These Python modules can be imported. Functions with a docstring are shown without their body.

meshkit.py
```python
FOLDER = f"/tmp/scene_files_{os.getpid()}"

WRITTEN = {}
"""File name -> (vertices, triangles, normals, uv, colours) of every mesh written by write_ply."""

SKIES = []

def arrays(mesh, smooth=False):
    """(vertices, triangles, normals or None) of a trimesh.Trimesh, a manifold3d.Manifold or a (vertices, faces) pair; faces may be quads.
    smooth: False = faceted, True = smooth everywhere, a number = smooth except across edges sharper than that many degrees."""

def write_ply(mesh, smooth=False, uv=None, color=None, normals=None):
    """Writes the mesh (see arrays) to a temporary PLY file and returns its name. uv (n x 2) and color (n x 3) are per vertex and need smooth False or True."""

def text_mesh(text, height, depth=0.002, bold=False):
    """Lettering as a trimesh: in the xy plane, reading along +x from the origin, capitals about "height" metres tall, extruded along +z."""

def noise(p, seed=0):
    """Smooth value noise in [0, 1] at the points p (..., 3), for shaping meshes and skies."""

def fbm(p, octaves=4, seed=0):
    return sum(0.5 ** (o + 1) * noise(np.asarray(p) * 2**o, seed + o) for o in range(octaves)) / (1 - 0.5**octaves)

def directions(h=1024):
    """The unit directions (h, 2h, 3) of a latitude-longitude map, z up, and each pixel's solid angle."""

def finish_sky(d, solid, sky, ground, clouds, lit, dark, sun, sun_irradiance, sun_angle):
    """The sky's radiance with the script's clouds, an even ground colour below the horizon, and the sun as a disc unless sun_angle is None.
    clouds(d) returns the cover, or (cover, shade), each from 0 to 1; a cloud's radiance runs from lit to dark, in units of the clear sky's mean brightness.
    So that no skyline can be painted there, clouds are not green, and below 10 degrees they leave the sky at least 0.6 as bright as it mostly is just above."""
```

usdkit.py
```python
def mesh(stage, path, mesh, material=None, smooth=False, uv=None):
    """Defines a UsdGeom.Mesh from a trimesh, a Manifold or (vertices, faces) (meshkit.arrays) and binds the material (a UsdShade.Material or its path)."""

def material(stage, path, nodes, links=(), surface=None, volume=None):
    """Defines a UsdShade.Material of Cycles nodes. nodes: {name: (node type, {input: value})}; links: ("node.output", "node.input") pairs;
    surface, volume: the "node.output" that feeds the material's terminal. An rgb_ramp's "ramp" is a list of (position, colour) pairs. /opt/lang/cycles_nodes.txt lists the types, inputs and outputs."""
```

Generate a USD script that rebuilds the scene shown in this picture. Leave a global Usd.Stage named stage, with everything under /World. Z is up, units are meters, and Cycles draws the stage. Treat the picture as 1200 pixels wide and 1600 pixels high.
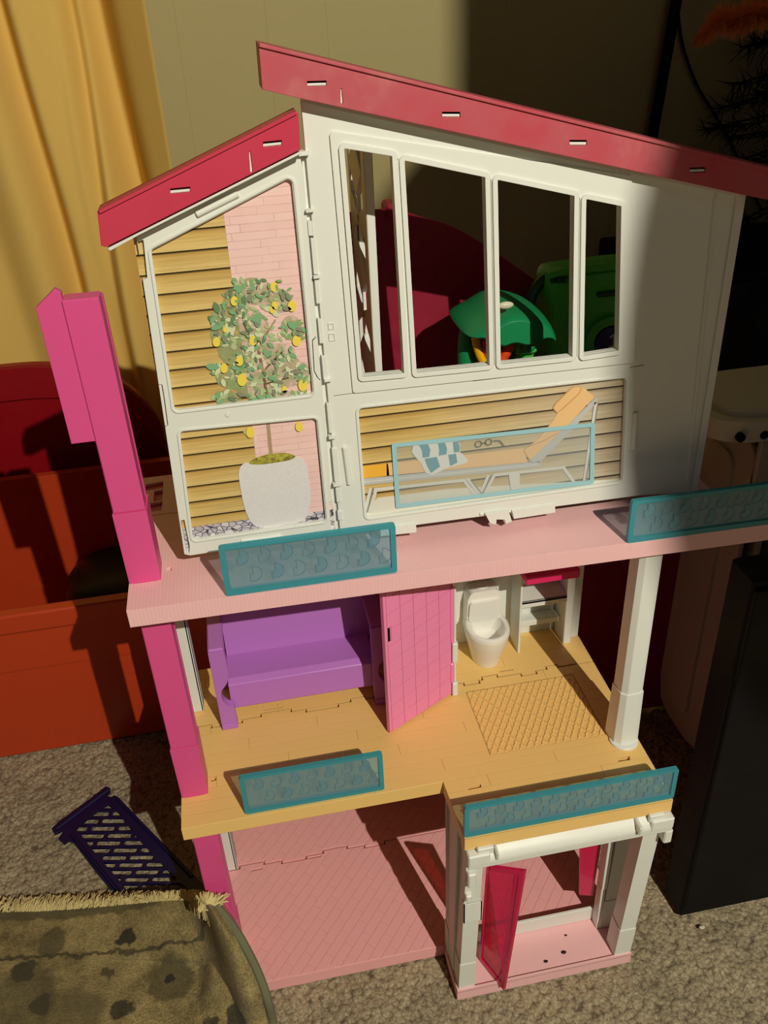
import math, random
import numpy as np
import trimesh
import usdkit, meshkit
from shapely.geometry import Polygon, Point, LineString, box as sbox
from shapely.ops import unary_union
from pxr import Usd, UsdGeom, UsdLux, Gf, Sdf, UsdShade

stage = Usd.Stage.CreateInMemory()
UsdGeom.SetStageUpAxis(stage, UsdGeom.Tokens.z)
UsdGeom.SetStageMetersPerUnit(stage, 1.0)
UsdGeom.Xform.Define(stage, '/World')
rng = random.Random(7)
nr = np.random.RandomState(7)

# ------------------------------------------------------------------ camera
CX, CY, CZ, YAW, PITCH, ROLL, FPX = 0.13154, -0.64589, 1.09803, 0.160361, 0.55658, -0.050643, 1363.44
_f = np.array([math.sin(YAW) * math.cos(PITCH), math.cos(YAW) * math.cos(PITCH), -math.sin(PITCH)])
_r = np.array([math.cos(YAW), -math.sin(YAW), 0.0])
_u = np.cross(_r, _f)
_c, _s = math.cos(ROLL), math.sin(ROLL)
CAM_R, CAM_U, CAM_F, CAM_C = _c * _r + _s * _u, -_s * _r + _c * _u, _f, np.array([CX, CY, CZ])
cam = UsdGeom.Camera.Define(stage, '/World/camera')
M = Gf.Matrix4d(1.0)
for i, v in enumerate((CAM_R, CAM_U, -CAM_F, CAM_C)):
    M.SetRow(i, Gf.Vec4d(float(v[0]), float(v[1]), float(v[2]), 1.0 if i == 3 else 0.0))
cam.AddTransformOp().Set(M)
cam.CreateHorizontalApertureAttr(36.0)
cam.CreateVerticalApertureAttr(48.0)
cam.CreateFocalLengthAttr(36.0 * FPX / 1200.0)
cam.CreateClippingRangeAttr(Gf.Vec2f(0.02, 50))
cam.GetPrim().CreateAttribute('exposure', Sdf.ValueTypeNames.Float).Set(0.0)

# ------------------------------------------------------------------ light: one bare bulb high on the right, behind the camera
bulb = UsdLux.SphereLight.Define(stage, '/World/ceiling_bulb')
bulb.AddTranslateOp().Set(Gf.Vec3d(0.80, -2.00, 2.25))
bulb.CreateRadiusAttr(0.010)
bulb.CreateIntensityAttr(62000.0)
bulb.CreateColorAttr(Gf.Vec3f(1.0, 0.95, 0.77))


def ray(px, py):
    return CAM_F + (px - 600.0) / FPX * CAM_R - (py - 800.0) / FPX * CAM_U


def W(px, py, y):
    """the point of the upright plane y that the photograph shows there"""
    d = ray(px, py)
    return CAM_C + d * ((y - CAM_C[1]) / d[1])


def G(px, py, z):
    d = ray(px, py)
    return CAM_C + d * ((z - CAM_C[2]) / d[2])


def XZ(pts, y):
    return [(float(p[0]), float(p[2])) for p in (W(a, b, y) for a, b in pts)]


def XY(pts, z):
    return [(float(p[0]), float(p[1])) for p in (G(a, b, z) for a, b in pts)]


# ------------------------------------------------------------------ materials
def srgb(*c):
    c = np.array(c, float) / 255.0
    return tuple(np.where(c <= 0.04045, c / 12.92, ((c + 0.055) / 1.055) ** 2.4))


MATS = {}


def mat(name, nodes, links=(), surface=None, volume=None):
    MATS[name] = usdkit.material(stage, '/World/Looks/' + name, nodes, links, surface=surface, volume=volume)
    return MATS[name]


def plastic(name, col, rough=0.38, bump=0.06, scale=900, bevel=0.0009, spec=0.4, sss=0.0):
    n = {'b': ('bevel', {'radius': bevel, 'samples': 4}),
         'g': ('geometry', {}),
         'n': ('noise_texture', {'scale': scale, 'detail': 2.0}),
         'n2': ('noise_texture', {'scale': 9.0, 'detail': 3.0}),
         'r': ('map_range', {'from_min': 0.3, 'from_max': 0.7, 'to_min': rough - 0.06, 'to_max': rough + 0.08}),
         'bp': ('bump', {'strength': bump, 'distance': 0.0006}),
         'p': ('principled_bsdf', {'base_color': col, 'specular_ior_level': spec})}
    l = [('g.position', 'n.vector'), ('g.position', 'n2.vector'), ('n2.fac', 'r.value'), ('r.result', 'p.roughness'),
         ('n.fac', 'bp.height'), ('b.bevel', 'bp.normal'), ('bp.normal', 'p.normal')]
    return mat(name, n, l, 'p.BSDF')


plastic('white_plastic', srgb(228, 230, 224), 0.42)
plastic('hot_pink', srgb(222, 82, 146), 0.36)
plastic('red_pink', srgb(200, 46, 78), 0.45, spec=0.7)
plastic('door_pink', srgb(243, 140, 190), 0.36)
plastic('deep_pink', srgb(205, 60, 105), 0.4)
plastic('counter_pink', srgb(225, 40, 105), 0.3)
plastic('purple', srgb(186, 118, 204), 0.32)
plastic('ceramic_white', srgb(238, 236, 230), 0.16, bump=0.0, spec=0.55, bevel=0.0005)
plastic('orange_tub', srgb(192, 64, 28), 0.4, bump=0.12, scale=160, bevel=0.003)
plastic('red_tub', srgb(150, 10, 24), 0.38, bump=0.08, bevel=0.003)
plastic('navy_plastic', srgb(17, 13, 60), 0.4)
plastic('black_plastic', srgb(11, 9, 13), 0.6, spec=0.2)
plastic('dark_shell', srgb(34, 32, 34), 0.5)
plastic('toy_green', srgb(20, 128, 78), 0.4)
plastic('toy_dark_green', srgb(14, 70, 40), 0.4)
plastic('toy_lime', srgb(70, 170, 62), 0.35)
plastic('toy_yellow', srgb(235, 175, 20), 0.35)
plastic('toy_orange', srgb(215, 70, 25), 0.35)
plastic('toy_blue', srgb(24, 24, 90), 0.35)
plastic('cream', srgb(205, 198, 178), 0.45)
plastic('radiator_white', srgb(176, 165, 150), 0.45)
plastic('dark_steel', srgb(58, 56, 60), 0.45)
plastic('crumb_brown', srgb(40, 16, 18), 0.8)
plastic('blocker_black', srgb(20, 20, 20), 0.6)


mat('red_pink_sheen', {'g': ('geometry', {}), 'b': ('bevel', {'radius': 0.0009, 'samples': 4}), 'n': ('noise_texture', {'scale': 11.0, 'detail': 5.0, 'roughness': 0.65}),  # pale patches paint the hazy sheen of the main roof into its colour
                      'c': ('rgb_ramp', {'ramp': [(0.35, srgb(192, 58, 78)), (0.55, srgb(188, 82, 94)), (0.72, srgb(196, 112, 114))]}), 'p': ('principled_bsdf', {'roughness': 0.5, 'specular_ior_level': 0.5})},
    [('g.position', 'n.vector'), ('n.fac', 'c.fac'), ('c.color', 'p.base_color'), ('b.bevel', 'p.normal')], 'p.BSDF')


def grooved(name, col, kind, rough=0.4):
    """moulded plastic with fine relief"""
    n = {'g': ('geometry', {}), 'b': ('bevel', {'radius': 0.0008, 'samples': 4}),
         'fine': ('noise_texture', {'scale': 700.0, 'detail': 2.0}),
         'p': ('principled_bsdf', {'base_color': col, 'roughness': rough, 'specular_ior_level': 0.4})}
    l = [('g.position', 'fine.vector')]
    if kind == 'deck':
        n['m'] = ('mapping', {'scale': (1.0, 0.16, 1.0), 'rotation': (0, 0, 0.09)})
        n['w'] = ('wave_texture', {'scale': 95.0, 'distortion': 1.5, 'detail': 1.0, 'detail_scale': 40.0, 'bands_direction': 'x'})
        l += [('g.position', 'm.vector'), ('m.vector', 'w.vector')]
        n['bp'] = ('bump', {'strength': 0.22, 'distance': 0.0006})
        l += [('w.fac', 'bp.height')]
    elif kind == 'planks':
        n['m'] = ('mapping', {'scale': (6.0, 300.0, 6.0)})
        n['w'] = ('noise_texture', {'scale': 1.0, 'detail': 3.0})
        l += [('g.position', 'm.vector'), ('m.vector', 'w.vector')]
        n['bp'] = ('bump', {'strength': 0.3, 'distance': 0.0004})
        l += [('w.fac', 'bp.height')]
    else:
        n['m'] = ('mapping', {'rotation': (0, 0, 0.72)})
        n['k'] = ('brick_texture', {'scale': 1.0, 'brick_width': 0.034, 'row_height': 0.0125, 'mortar_size': 0.0005, 'mortar_smooth': 0.2,
                                    'color1': (1, 1, 1), 'color2': (1, 1, 1), 'mortar': (0, 0, 0)})
        l += [('g.position', 'm.vector'), ('m.vector', 'k.vector')]
        n['bp'] = ('bump', {'strength': 0.55, 'distance': 0.0007})
        l += [('k.color', 'bp.height')]
    l += [('b.bevel', 'bp.normal'), ('bp.normal', 'p.normal')]
    return mat(name, n, l, 'p.BSDF')


grooved('pink_deck', srgb(247, 194, 198), 'deck')
plastic('pink_plain', srgb(246, 178, 180), 0.36)
grooved('tan_planks', srgb(242, 200, 124), 'planks', 0.42)

# the net-like moulded bath mat
mat('tan_net', {'g': ('geometry', {}), 'm': ('mapping', {'scale': (105.0, 105.0, 105.0), 'rotation': (0, 0, 0.75)}),
                'v': ('voronoi_texture', {'scale': 1.0, 'randomness': 0.25, 'feature': 'distance_to_edge'}),
                'bp': ('bump', {'strength': 0.8, 'distance': 0.003}),
                'p': ('principled_bsdf', {'base_color': srgb(240, 192, 118), 'roughness': 0.4})},
    [('g.position', 'm.vector'), ('m.vector', 'v.vector'), ('v.distance', 'bp.height'), ('bp.normal', 'p.normal')], 'p.BSDF')


def translucent(name, col, see, rough=0.12, dif=None):
    return mat(name, {'t': ('transparent_bsdf', {'color': col}),
                      'd': ('principled_bsdf', {'base_color': dif or tuple(np.array(col) * 0.9), 'roughness': rough, 'specular_ior_level': 0.6}),
                      'x': ('mix_closure', {'fac': 1 - see})},
               [('t.BSDF', 'x.closure1'), ('d.BSDF', 'x.closure2')], 'x.closure')


translucent('teal_panel', srgb(212, 232, 240), 0.70, 0.12, srgb(160, 200, 212))
translucent('teal_frame', srgb(112, 206, 222), 0.56, 0.12, srgb(96, 198, 210))
translucent('pink_clear', srgb(246, 70, 125), 0.5)
translucent('pink_clear_frame', srgb(232, 30, 95), 0.2)


def flat(name, col, rough=0.5):
    return mat(name, {'p': ('principled_bsdf', {'base_color': col, 'roughness': rough, 'specular_ior_level': 0.25})}, [], 'p.BSDF')


# printed paper: wood boards, narrow pink brick, pebbles
mat('print_wood', {'g': ('geometry', {}), 'm': ('mapping', {'scale': (14.0, 1.0, 420.0)}),
                   'n': ('noise_texture', {'scale': 1.0, 'detail': 4.0, 'roughness': 0.6}),
                   's': ('separate_xyz', {}), 'a': ('math', {'math_type': 'multiply', 'value2': 1 / 0.01585}),
                   'f': ('math', {'math_type': 'fraction'}),
                   'r': ('rgb_ramp', {'ramp': [(0.0, (0.03, 0.02, 0.006)), (0.055, (0.05, 0.03, 0.01)), (0.085, srgb(226, 198, 134)), (0.75, srgb(212, 178, 108)), (0.93, srgb(196, 158, 90)), (1.0, (0.10, 0.06, 0.02))]}),
                   'c': ('rgb_ramp', {'ramp': [(0.3, (0.78, 0.76, 0.70)), (0.7, (1.08, 1.08, 1.06))]}),
                   'x': ('mix', {'mix_type': 'multiply', 'fac': 1.0}),
                   'p': ('principled_bsdf', {'roughness': 0.4, 'specular_ior_level': 0.35})},
    [('g.position', 'm.vector'), ('m.vector', 'n.vector'), ('g.position', 's.vector'), ('s.z', 'a.value1'), ('a.value', 'f.value1'), ('f.value', 'r.fac'),
     ('n.fac', 'c.fac'), ('r.color', 'x.color1'), ('c.color', 'x.color2'), ('x.color', 'p.base_color')], 'p.BSDF')
mat('print_wood_grey', {'g': ('geometry', {}), 'm': ('mapping', {'scale': (14.0, 1.0, 420.0)}),
                   'n': ('noise_texture', {'scale': 1.0, 'detail': 4.0, 'roughness': 0.6}),
                   's': ('separate_xyz', {}), 'a': ('math', {'math_type': 'multiply', 'value2': 1 / 0.01585}),
                   'f': ('math', {'math_type': 'fraction'}),
                   'r': ('rgb_ramp', {'ramp': [(0.0, (0.03, 0.02, 0.006)), (0.055, (0.05, 0.03, 0.01)), (0.085, srgb(226, 198, 134)), (0.75, srgb(212, 178, 108)), (0.93, srgb(196, 158, 90)), (1.0, (0.10, 0.06, 0.02))]}),
                   'c': ('rgb_ramp', {'ramp': [(0.3, (0.78, 0.76, 0.70)), (0.7, (1.08, 1.08, 1.06))]}),
                   'x': ('mix', {'mix_type': 'multiply', 'fac': 1.0}),
                   'mr': ('map_range', {'from_min': 0.27, 'from_max': 0.44, 'to_min': 0.0, 'to_max': 0.8, 'clamp': True}), 'h': ('hsv', {'saturation': 0.42, 'value': 0.86}), 'y': ('mix', {'mix_type': 'mix'}), 'p': ('principled_bsdf', {'roughness': 0.4, 'specular_ior_level': 0.35})},
    [('g.position', 'm.vector'), ('m.vector', 'n.vector'), ('g.position', 's.vector'), ('s.z', 'a.value1'), ('a.value', 'f.value1'), ('f.value', 'r.fac'),
     ('n.fac', 'c.fac'), ('r.color', 'x.color1'), ('c.color', 'x.color2'), ('s.x', 'mr.value'), ('x.color', 'h.color'), ('mr.result', 'y.fac'), ('x.color', 'y.color1'), ('h.color', 'y.color2'), ('y.color', 'p.base_color')], 'p.BSDF')
mat('print_brick', {'g': ('geometry', {}), 's': ('separate_xyz', {}), 'c': ('combine_xyz', {}),
                    'k': ('brick_texture', {'scale': 1.0, 'brick_width': 0.034, 'row_height': 0.0062, 'mortar_size': 0.00035, 'mortar_smooth': 0.4, 'offset': 0.37, 'squash': 1.6, 'squash_frequency': 3,
                                            'color1': srgb(243, 206, 202), 'color2': srgb(236, 190, 188), 'mortar': srgb(196, 150, 150)}),
                    'n': ('noise_texture', {'scale': 70.0, 'detail': 3.0}),
                    'x': ('mix', {'mix_type': 'mix', 'fac': 0.5, 'color2': srgb(244, 208, 204)}),
                    'p': ('principled_bsdf', {'roughness': 0.4, 'specular_ior_level': 0.35})},
    [('g.position', 's.vector'), ('s.x', 'c.x'), ('s.z', 'c.y'), ('c.vector', 'k.vector'), ('g.position', 'n.vector'), ('k.color', 'x.color1'), ('n.fac', 'x.fac'), ('x.color', 'p.base_color')], 'p.BSDF')
mat('print_pebble', {'g': ('geometry', {}), 'm': ('mapping', {'scale': (170.0, 0.0, 250.0)}),
                     'v': ('voronoi_texture', {'scale': 1.0, 'feature': 'distance_to_edge'}), 'v2': ('voronoi_texture', {'scale': 1.0}),
                     'r': ('rgb_ramp', {'ramp': [(0.0, (0.05, 0.05, 0.06)), (0.03, (0.12, 0.12, 0.14)), (0.08, (1, 1, 1)), (1.0, (1, 1, 1))]}),
                     'c': ('rgb_ramp', {'ramp': [(0.0, srgb(226, 218, 226)), (1.0, srgb(178, 170, 186))]}),
                     'x': ('mix', {'mix_type': 'multiply', 'fac': 1.0}), 'p': ('principled_bsdf', {'roughness': 0.45})},
    [('g.position', 'm.vector'), ('m.vector', 'v.vector'), ('m.vector', 'v2.vector'), ('v.distance', 'r.fac'), ('v2.color', 'c.fac'), ('r.color', 'x.color1'), ('c.color', 'x.color2'), ('x.color', 'p.base_color')], 'p.BSDF')
mat('print_pot', {'g': ('geometry', {}), 'n': ('noise_texture', {'scale': 900.0, 'detail': 2.0}),
                  'c': ('rgb_ramp', {'ramp': [(0.3, srgb(222, 217, 220)), (0.6, srgb(231, 227, 229))]}),
                  'p': ('principled_bsdf', {'roughness': 0.45})}, [('g.position', 'n.vector'), ('n.fac', 'c.fac'), ('c.color', 'p.base_color')], 'p.BSDF')
mat('print_moss', {'g': ('geometry', {}), 'n': ('noise_texture', {'scale': 260.0, 'detail': 4.0}),
                   'c': ('rgb_ramp', {'ramp': [(0.35, srgb(120, 112, 40)), (0.55, srgb(168, 160, 66)), (0.75, srgb(206, 196, 80))]}),
                   'p': ('principled_bsdf', {'roughness': 0.45})}, [('g.position', 'n.vector'), ('n.fac', 'c.fac'), ('c.color', 'p.base_color')], 'p.BSDF')
for k, v in dict(leaf_a=(140, 172, 116), leaf_b=(178, 196, 148), leaf_c=(212, 218, 182), leaf_d=(112, 136, 100), leaf_e=(128, 176, 132), leaf_f=(140, 142, 122),
                 lemon=(240, 216, 90), bark=(178, 152, 116), lounge_cloth=(240, 196, 140), lounge_orange=(246, 184, 66), lounge_line=(214, 160, 104), lounge_grey=(196, 196, 198),
                 lounge_light=(222, 220, 216), towel_white=(232, 230, 230), towel_teal=(110, 160, 178), print_teal=(158, 204, 216), glasses_print=(120, 108, 90), print_pale=(226, 222, 210)).items():
    flat(k, srgb(*v), 0.45)
mat('print_tint', {'t': ('transparent_bsdf', {}), 'd': ('diffuse_bsdf', {'color': srgb(196, 214, 216)}), 'x': ('mix_closure', {'fac': 0.14})},
    [('t.BSDF', 'x.closure1'), ('d.BSDF', 'x.closure2')], 'x.closure')

mat('print_haze', {'t': ('transparent_bsdf', {}), 'd': ('diffuse_bsdf', {'color': srgb(176, 186, 140)}), 'g': ('geometry', {}), 'n': ('noise_texture', {'scale': 120.0, 'detail': 3.0}),
                   'r': ('map_range', {'from_min': 0.35, 'from_max': 0.65, 'to_min': 0.1, 'to_max': 0.75, 'clamp': True}), 'x': ('mix_closure', {})},
    [('g.position', 'n.vector'), ('n.fac', 'r.value'), ('r.result', 'x.fac'), ('t.BSDF', 'x.closure1'), ('d.BSDF', 'x.closure2')], 'x.closure')
# cloth, carpet, rug, wall
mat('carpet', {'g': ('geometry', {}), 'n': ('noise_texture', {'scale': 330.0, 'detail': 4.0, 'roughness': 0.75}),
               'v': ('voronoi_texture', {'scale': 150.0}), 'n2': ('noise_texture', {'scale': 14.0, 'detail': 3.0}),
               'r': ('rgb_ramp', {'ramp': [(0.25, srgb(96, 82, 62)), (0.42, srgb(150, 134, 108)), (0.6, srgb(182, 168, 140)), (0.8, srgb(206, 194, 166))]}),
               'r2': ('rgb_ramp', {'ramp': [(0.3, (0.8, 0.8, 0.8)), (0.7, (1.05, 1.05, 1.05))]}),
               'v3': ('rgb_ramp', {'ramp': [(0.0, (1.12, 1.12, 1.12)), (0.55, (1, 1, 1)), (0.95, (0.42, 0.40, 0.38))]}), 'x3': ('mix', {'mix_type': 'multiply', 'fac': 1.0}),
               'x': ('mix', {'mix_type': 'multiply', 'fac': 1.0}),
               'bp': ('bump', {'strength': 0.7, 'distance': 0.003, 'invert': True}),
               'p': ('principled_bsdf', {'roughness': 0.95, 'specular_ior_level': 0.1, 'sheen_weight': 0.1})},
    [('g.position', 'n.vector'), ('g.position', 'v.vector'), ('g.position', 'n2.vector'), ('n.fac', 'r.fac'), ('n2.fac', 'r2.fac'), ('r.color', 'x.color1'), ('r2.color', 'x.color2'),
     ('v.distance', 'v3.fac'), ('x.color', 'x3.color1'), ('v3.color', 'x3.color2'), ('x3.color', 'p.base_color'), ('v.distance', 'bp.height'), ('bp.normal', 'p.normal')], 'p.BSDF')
mat('wall_paint', {'g': ('geometry', {}), 'n': ('noise_texture', {'scale': 30.0, 'detail': 3.0}), 'bp': ('bump', {'strength': 0.1, 'distance': 0.002}),
                   'p': ('principled_bsdf', {'base_color': srgb(192, 178, 126), 'roughness': 0.6, 'specular_ior_level': 0.2})},
    [('g.position', 'n.vector'), ('n.fac', 'bp.height'), ('bp.normal', 'p.normal')], 'p.BSDF')
flat('dim_wall', srgb(36, 32, 34), 0.8)
mat('curtain_cloth', {'g': ('geometry', {}), 'm': ('mapping', {'scale': (700.0, 700.0, 260.0)}), 'n': ('noise_texture', {'scale': 1.0, 'detail': 2.0}),
                      'bp': ('bump', {'strength': 0.15, 'distance': 0.001}),
                      'p': ('principled_bsdf', {'base_color': srgb(238, 200, 112), 'roughness': 0.9, 'specular_ior_level': 0.05})},
    [('g.position', 'm.vector'), ('m.vector', 'n.vector'), ('n.fac', 'bp.height'), ('bp.normal', 'p.normal')], 'p.BSDF')
mat('tent_cloth', {'g': ('geometry', {}), 'n': ('noise_texture', {'scale': 8.0, 'detail': 3.0, 'distortion': 0.6}), 'bp': ('bump', {'strength': 0.5, 'distance': 0.02}),
                   'p': ('principled_bsdf', {'base_color': srgb(138, 24, 50), 'roughness': 0.55, 'specular_ior_level': 0.3})},
    [('g.position', 'n.vector'), ('n.fac', 'bp.height'), ('bp.normal', 'p.normal')], 'p.BSDF')
flat('tent_piping', srgb(150, 20, 62), 0.5)
flat('fringe_wool', srgb(214, 196, 140), 0.85)
flat('rug_binding', srgb(112, 112, 86), 0.8)
mat('needle', {'p': ('principled_bsdf', {'base_color': srgb(22, 24, 48), 'roughness': 0.6})}, [], 'p.BSDF')
mat('tinsel_orange', {'p': ('principled_bsdf', {'base_color': srgb(232, 138, 66), 'roughness': 0.5})}, [], 'p.BSDF')


# ------------------------------------------------------------------ mesh helpers
class MB:
    def __init__(s):
        s.m = []

    def add(s, t):
        if isinstance(t, (list, tuple)):
            s.m += [x for x in t if x is not None]
        elif t is not None:
            s.m.append(t)
        return s

    def box(s, x0, x1, y0, y1, z0, z1, c=0.0):
        return s.add(cbox(x0, x1, y0, y1, z0, z1, c))

    def build(s, name, material, parent=None, smooth=30):
        return obj(name, trimesh.util.concatenate(s.m), material, parent, smooth)


def cbox(x0, x1, y0, y1, z0, z1, c=0.0):
    if c <= 0:
        b = trimesh.creation.box((x1 - x0, y1 - y0, z1 - z0))
        b.apply_translation(((x0 + x1) / 2, (y0 + y1) / 2, (z0 + z1) / 2))
        return b
    p = []
    for X, sx in ((x0, 1), (x1, -1)):
        for Y, sy in ((y0, 1), (y1, -1)):
            for Z, sz in ((z0, 1), (z1, -1)):
                p += [(X + sx * c, Y + sy * c, Z), (X + sx * c, Y, Z + sz * c), (X, Y + sy * c, Z + sz * c)]
    return trimesh.convex.convex_hull(np.array(p))


def loft(a, b):
    """hull of two 3D loops (a leaning post)"""
    return trimesh.convex.convex_hull(np.array(list(a) + list(b), float))


def geoms(p):
    if p.is_empty:
        return []
    return [g for g in getattr(p, 'geoms', [p]) if isinstance(g, Polygon) and g.area > 1e-10]


MAP_XZ = np.array([[1, 0, 0, 0], [0, 0, -1, 0], [0, 1, 0, 0], [0, 0, 0, 1.0]])
MAP_YZ = np.array([[0, 0, 1, 0], [1, 0, 0, 0], [0, 1, 0, 0], [0, 0, 0, 1.0]])


def ext(poly, d):
    out = []
    for g in geoms(poly if not isinstance(poly, (list, tuple)) else Polygon(poly)):
        out.append(trimesh.creation.extrude_polygon(g, d, engine='earcut'))
    return trimesh.util.concatenate(out) if out else None


def xz(poly, y0, y1):
    """upright plate between depths y0 < y1"""
    t = ext(poly, y1 - y0)
    if t is None:
        return None
    t.apply_transform(MAP_XZ)
    t.apply_translation((0, y1, 0))
    return t


def xy(poly, z0, z1):
    t = ext(poly, z1 - z0)
    t.apply_translation((0, 0, z0))
    return t


def yz(poly, x0, x1):
    t = ext(poly, x1 - x0)
    t.apply_transform(MAP_YZ)
    t.apply_translation((x0, 0, 0))
    return t


def puff(poly, y0, y1, n=7, inset=0.6):
    """a pillow-edged solid of an upright outline"""
    p = Polygon(poly) if isinstance(poly, (list, tuple)) else poly
    r = math.sqrt(p.area) * 0.22 * inset
    pts = np.array(p.exterior.coords)[:-1]
    dens = []
    L = p.exterior.length
    N = 96
    rings = []
    for k in range(n + 1):
        a = math.pi * k / n
        off = r * (1 - math.sin(a))
        q = p.buffer(-off, join_style=1)
        if q.is_empty:
            q = p.buffer(-r * 0.9)
        q = max(geoms(q), key=lambda g: g.area)
        ring = q.exterior
        c0 = q.centroid
        co = [ring.interpolate(t / N * ring.length) for t in range(N)]
        co = np.array([(c.x, c.y) for c in co])
        if Polygon(co).exterior.is_ccw is False:
            co = co[::-1]
        # start at angle nearest to 0
        j = np.argmax((co[:, 0] - c0.x) - 0.01 * abs(co[:, 1] - c0.y))
        co = np.roll(co, -j, 0)
        y = y0 + (y1 - y0) * (1 - math.cos(a)) / 2
        rings.append(np.column_stack([co[:, 0], np.full(N, y), co[:, 1]]))
    v = np.vstack(rings + [[np.mean(rings[0], 0)], [np.mean(rings[-1], 0)]])
    f = []
    for k in range(n):
        for i in range(N):
            a, b = k * N + i, k * N + (i + 1) % N
            f += [(a, b, b + N), (a, b + N, a + N)]
    c0, c1 = len(v) - 2, len(v) - 1
    for i in range(N):
        f.append((c0, (i + 1) % N, i))
        f.append((c1, n * N + i, n * N + (i + 1) % N))
    t = trimesh.Trimesh(v, f, process=False)
    t.fix_normals()
    return t


def tube(path, r, seg=10, closed=False):
    p = np.array(path, float)
    n = len(p)
    rr = np.full(n, r) if np.ndim(r) == 0 else np.array(r)
    T = np.gradient(p, axis=0) if not closed else (np.roll(p, -1, 0) - np.roll(p, 1, 0))
    T /= np.maximum(np.linalg.norm(T, axis=1, keepdims=True), 1e-9)
    up = np.array([0, 0, 1.0]) if abs(T[0][2]) < 0.9 else np.array([1.0, 0, 0])
    v = []
    nrm = np.cross(T[0], up); nrm /= np.linalg.norm(nrm)
    for i in range(n):
        nrm = nrm - T[i] * (nrm @ T[i]); nrm /= np.linalg.norm(nrm)
        b = np.cross(T[i], nrm)
        for k in range(seg):
            a = 2 * math.pi * k / seg
            v.append(p[i] + rr[i] * (math.cos(a) * nrm + math.sin(a) * b))
    f = []
    for i in range(n if closed else n - 1):
        j = (i + 1) % n
        for k in range(seg):
            a, b = i * seg + k, i * seg + (k + 1) % seg
            c, d = j * seg + k, j * seg + (k + 1) % seg
            f += [(a, c, d), (a, d, b)]
    if not closed:
        v += [p[0], p[-1]]
        for k in range(seg):
            f.append((n * seg, k, (k + 1) % seg))
            f.append((n * seg + 1, (n - 1) * seg + (k + 1) % seg, (n - 1) * seg + k))
    t = trimesh.Trimesh(np.array(v), f, process=False)
    t.fix_normals()
    return t


def lathe(profile, seg=40):
    return trimesh.creation.revolve(np.array(profile, float), sections=seg)


def rrect(x0, x1, z0, z1, r):
    return sbox(x0 + r, z0 + r, x1 - r, z1 - r).buffer(r, 6)


def rounded(pts, r):
    """polygon with its corners rounded"""
    p = Polygon(pts).buffer(0)
    return p.buffer(-r, join_style=1).buffer(r, 8)


def spline(pts, n=8, closed=False):
    p = np.array(pts, float)
    if closed:
        p = np.vstack([p[-1:], p, p[:2]])
    else:
        p = np.vstack([2 * p[0] - p[1], p, 2 * p[-1] - p[-2]])
    out = []
    for i in range(1, len(p) - 2):
        for k in range(n):
            t = k / n
            out.append(0.5 * (2 * p[i] + (p[i + 1] - p[i - 1]) * t + (2 * p[i - 1] - 5 * p[i] + 4 * p[i + 1] - p[i + 2]) * t * t + (3 * p[i] - p[i - 1] - 3 * p[i + 1] + p[i + 2]) * t ** 3))
    if not closed:
        out.append(p[-2])
    return np.array(out)


# ------------------------------------------------------------------ scene tree helpers
USED = {}


def path_of(name, parent):
    base = (str(parent.GetPath()) if parent is not None else '/World') + '/' + name
    k = USED.get(base, -1) + 1
    USED[base] = k
    return base if k == 0 else f'{base}_{k:03d}'


def obj(name, mesh, material, parent=None, smooth=30):
    return usdkit.mesh(stage, path_of(name, parent), mesh, MATS[material], smooth=smooth).GetPrim()


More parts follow.
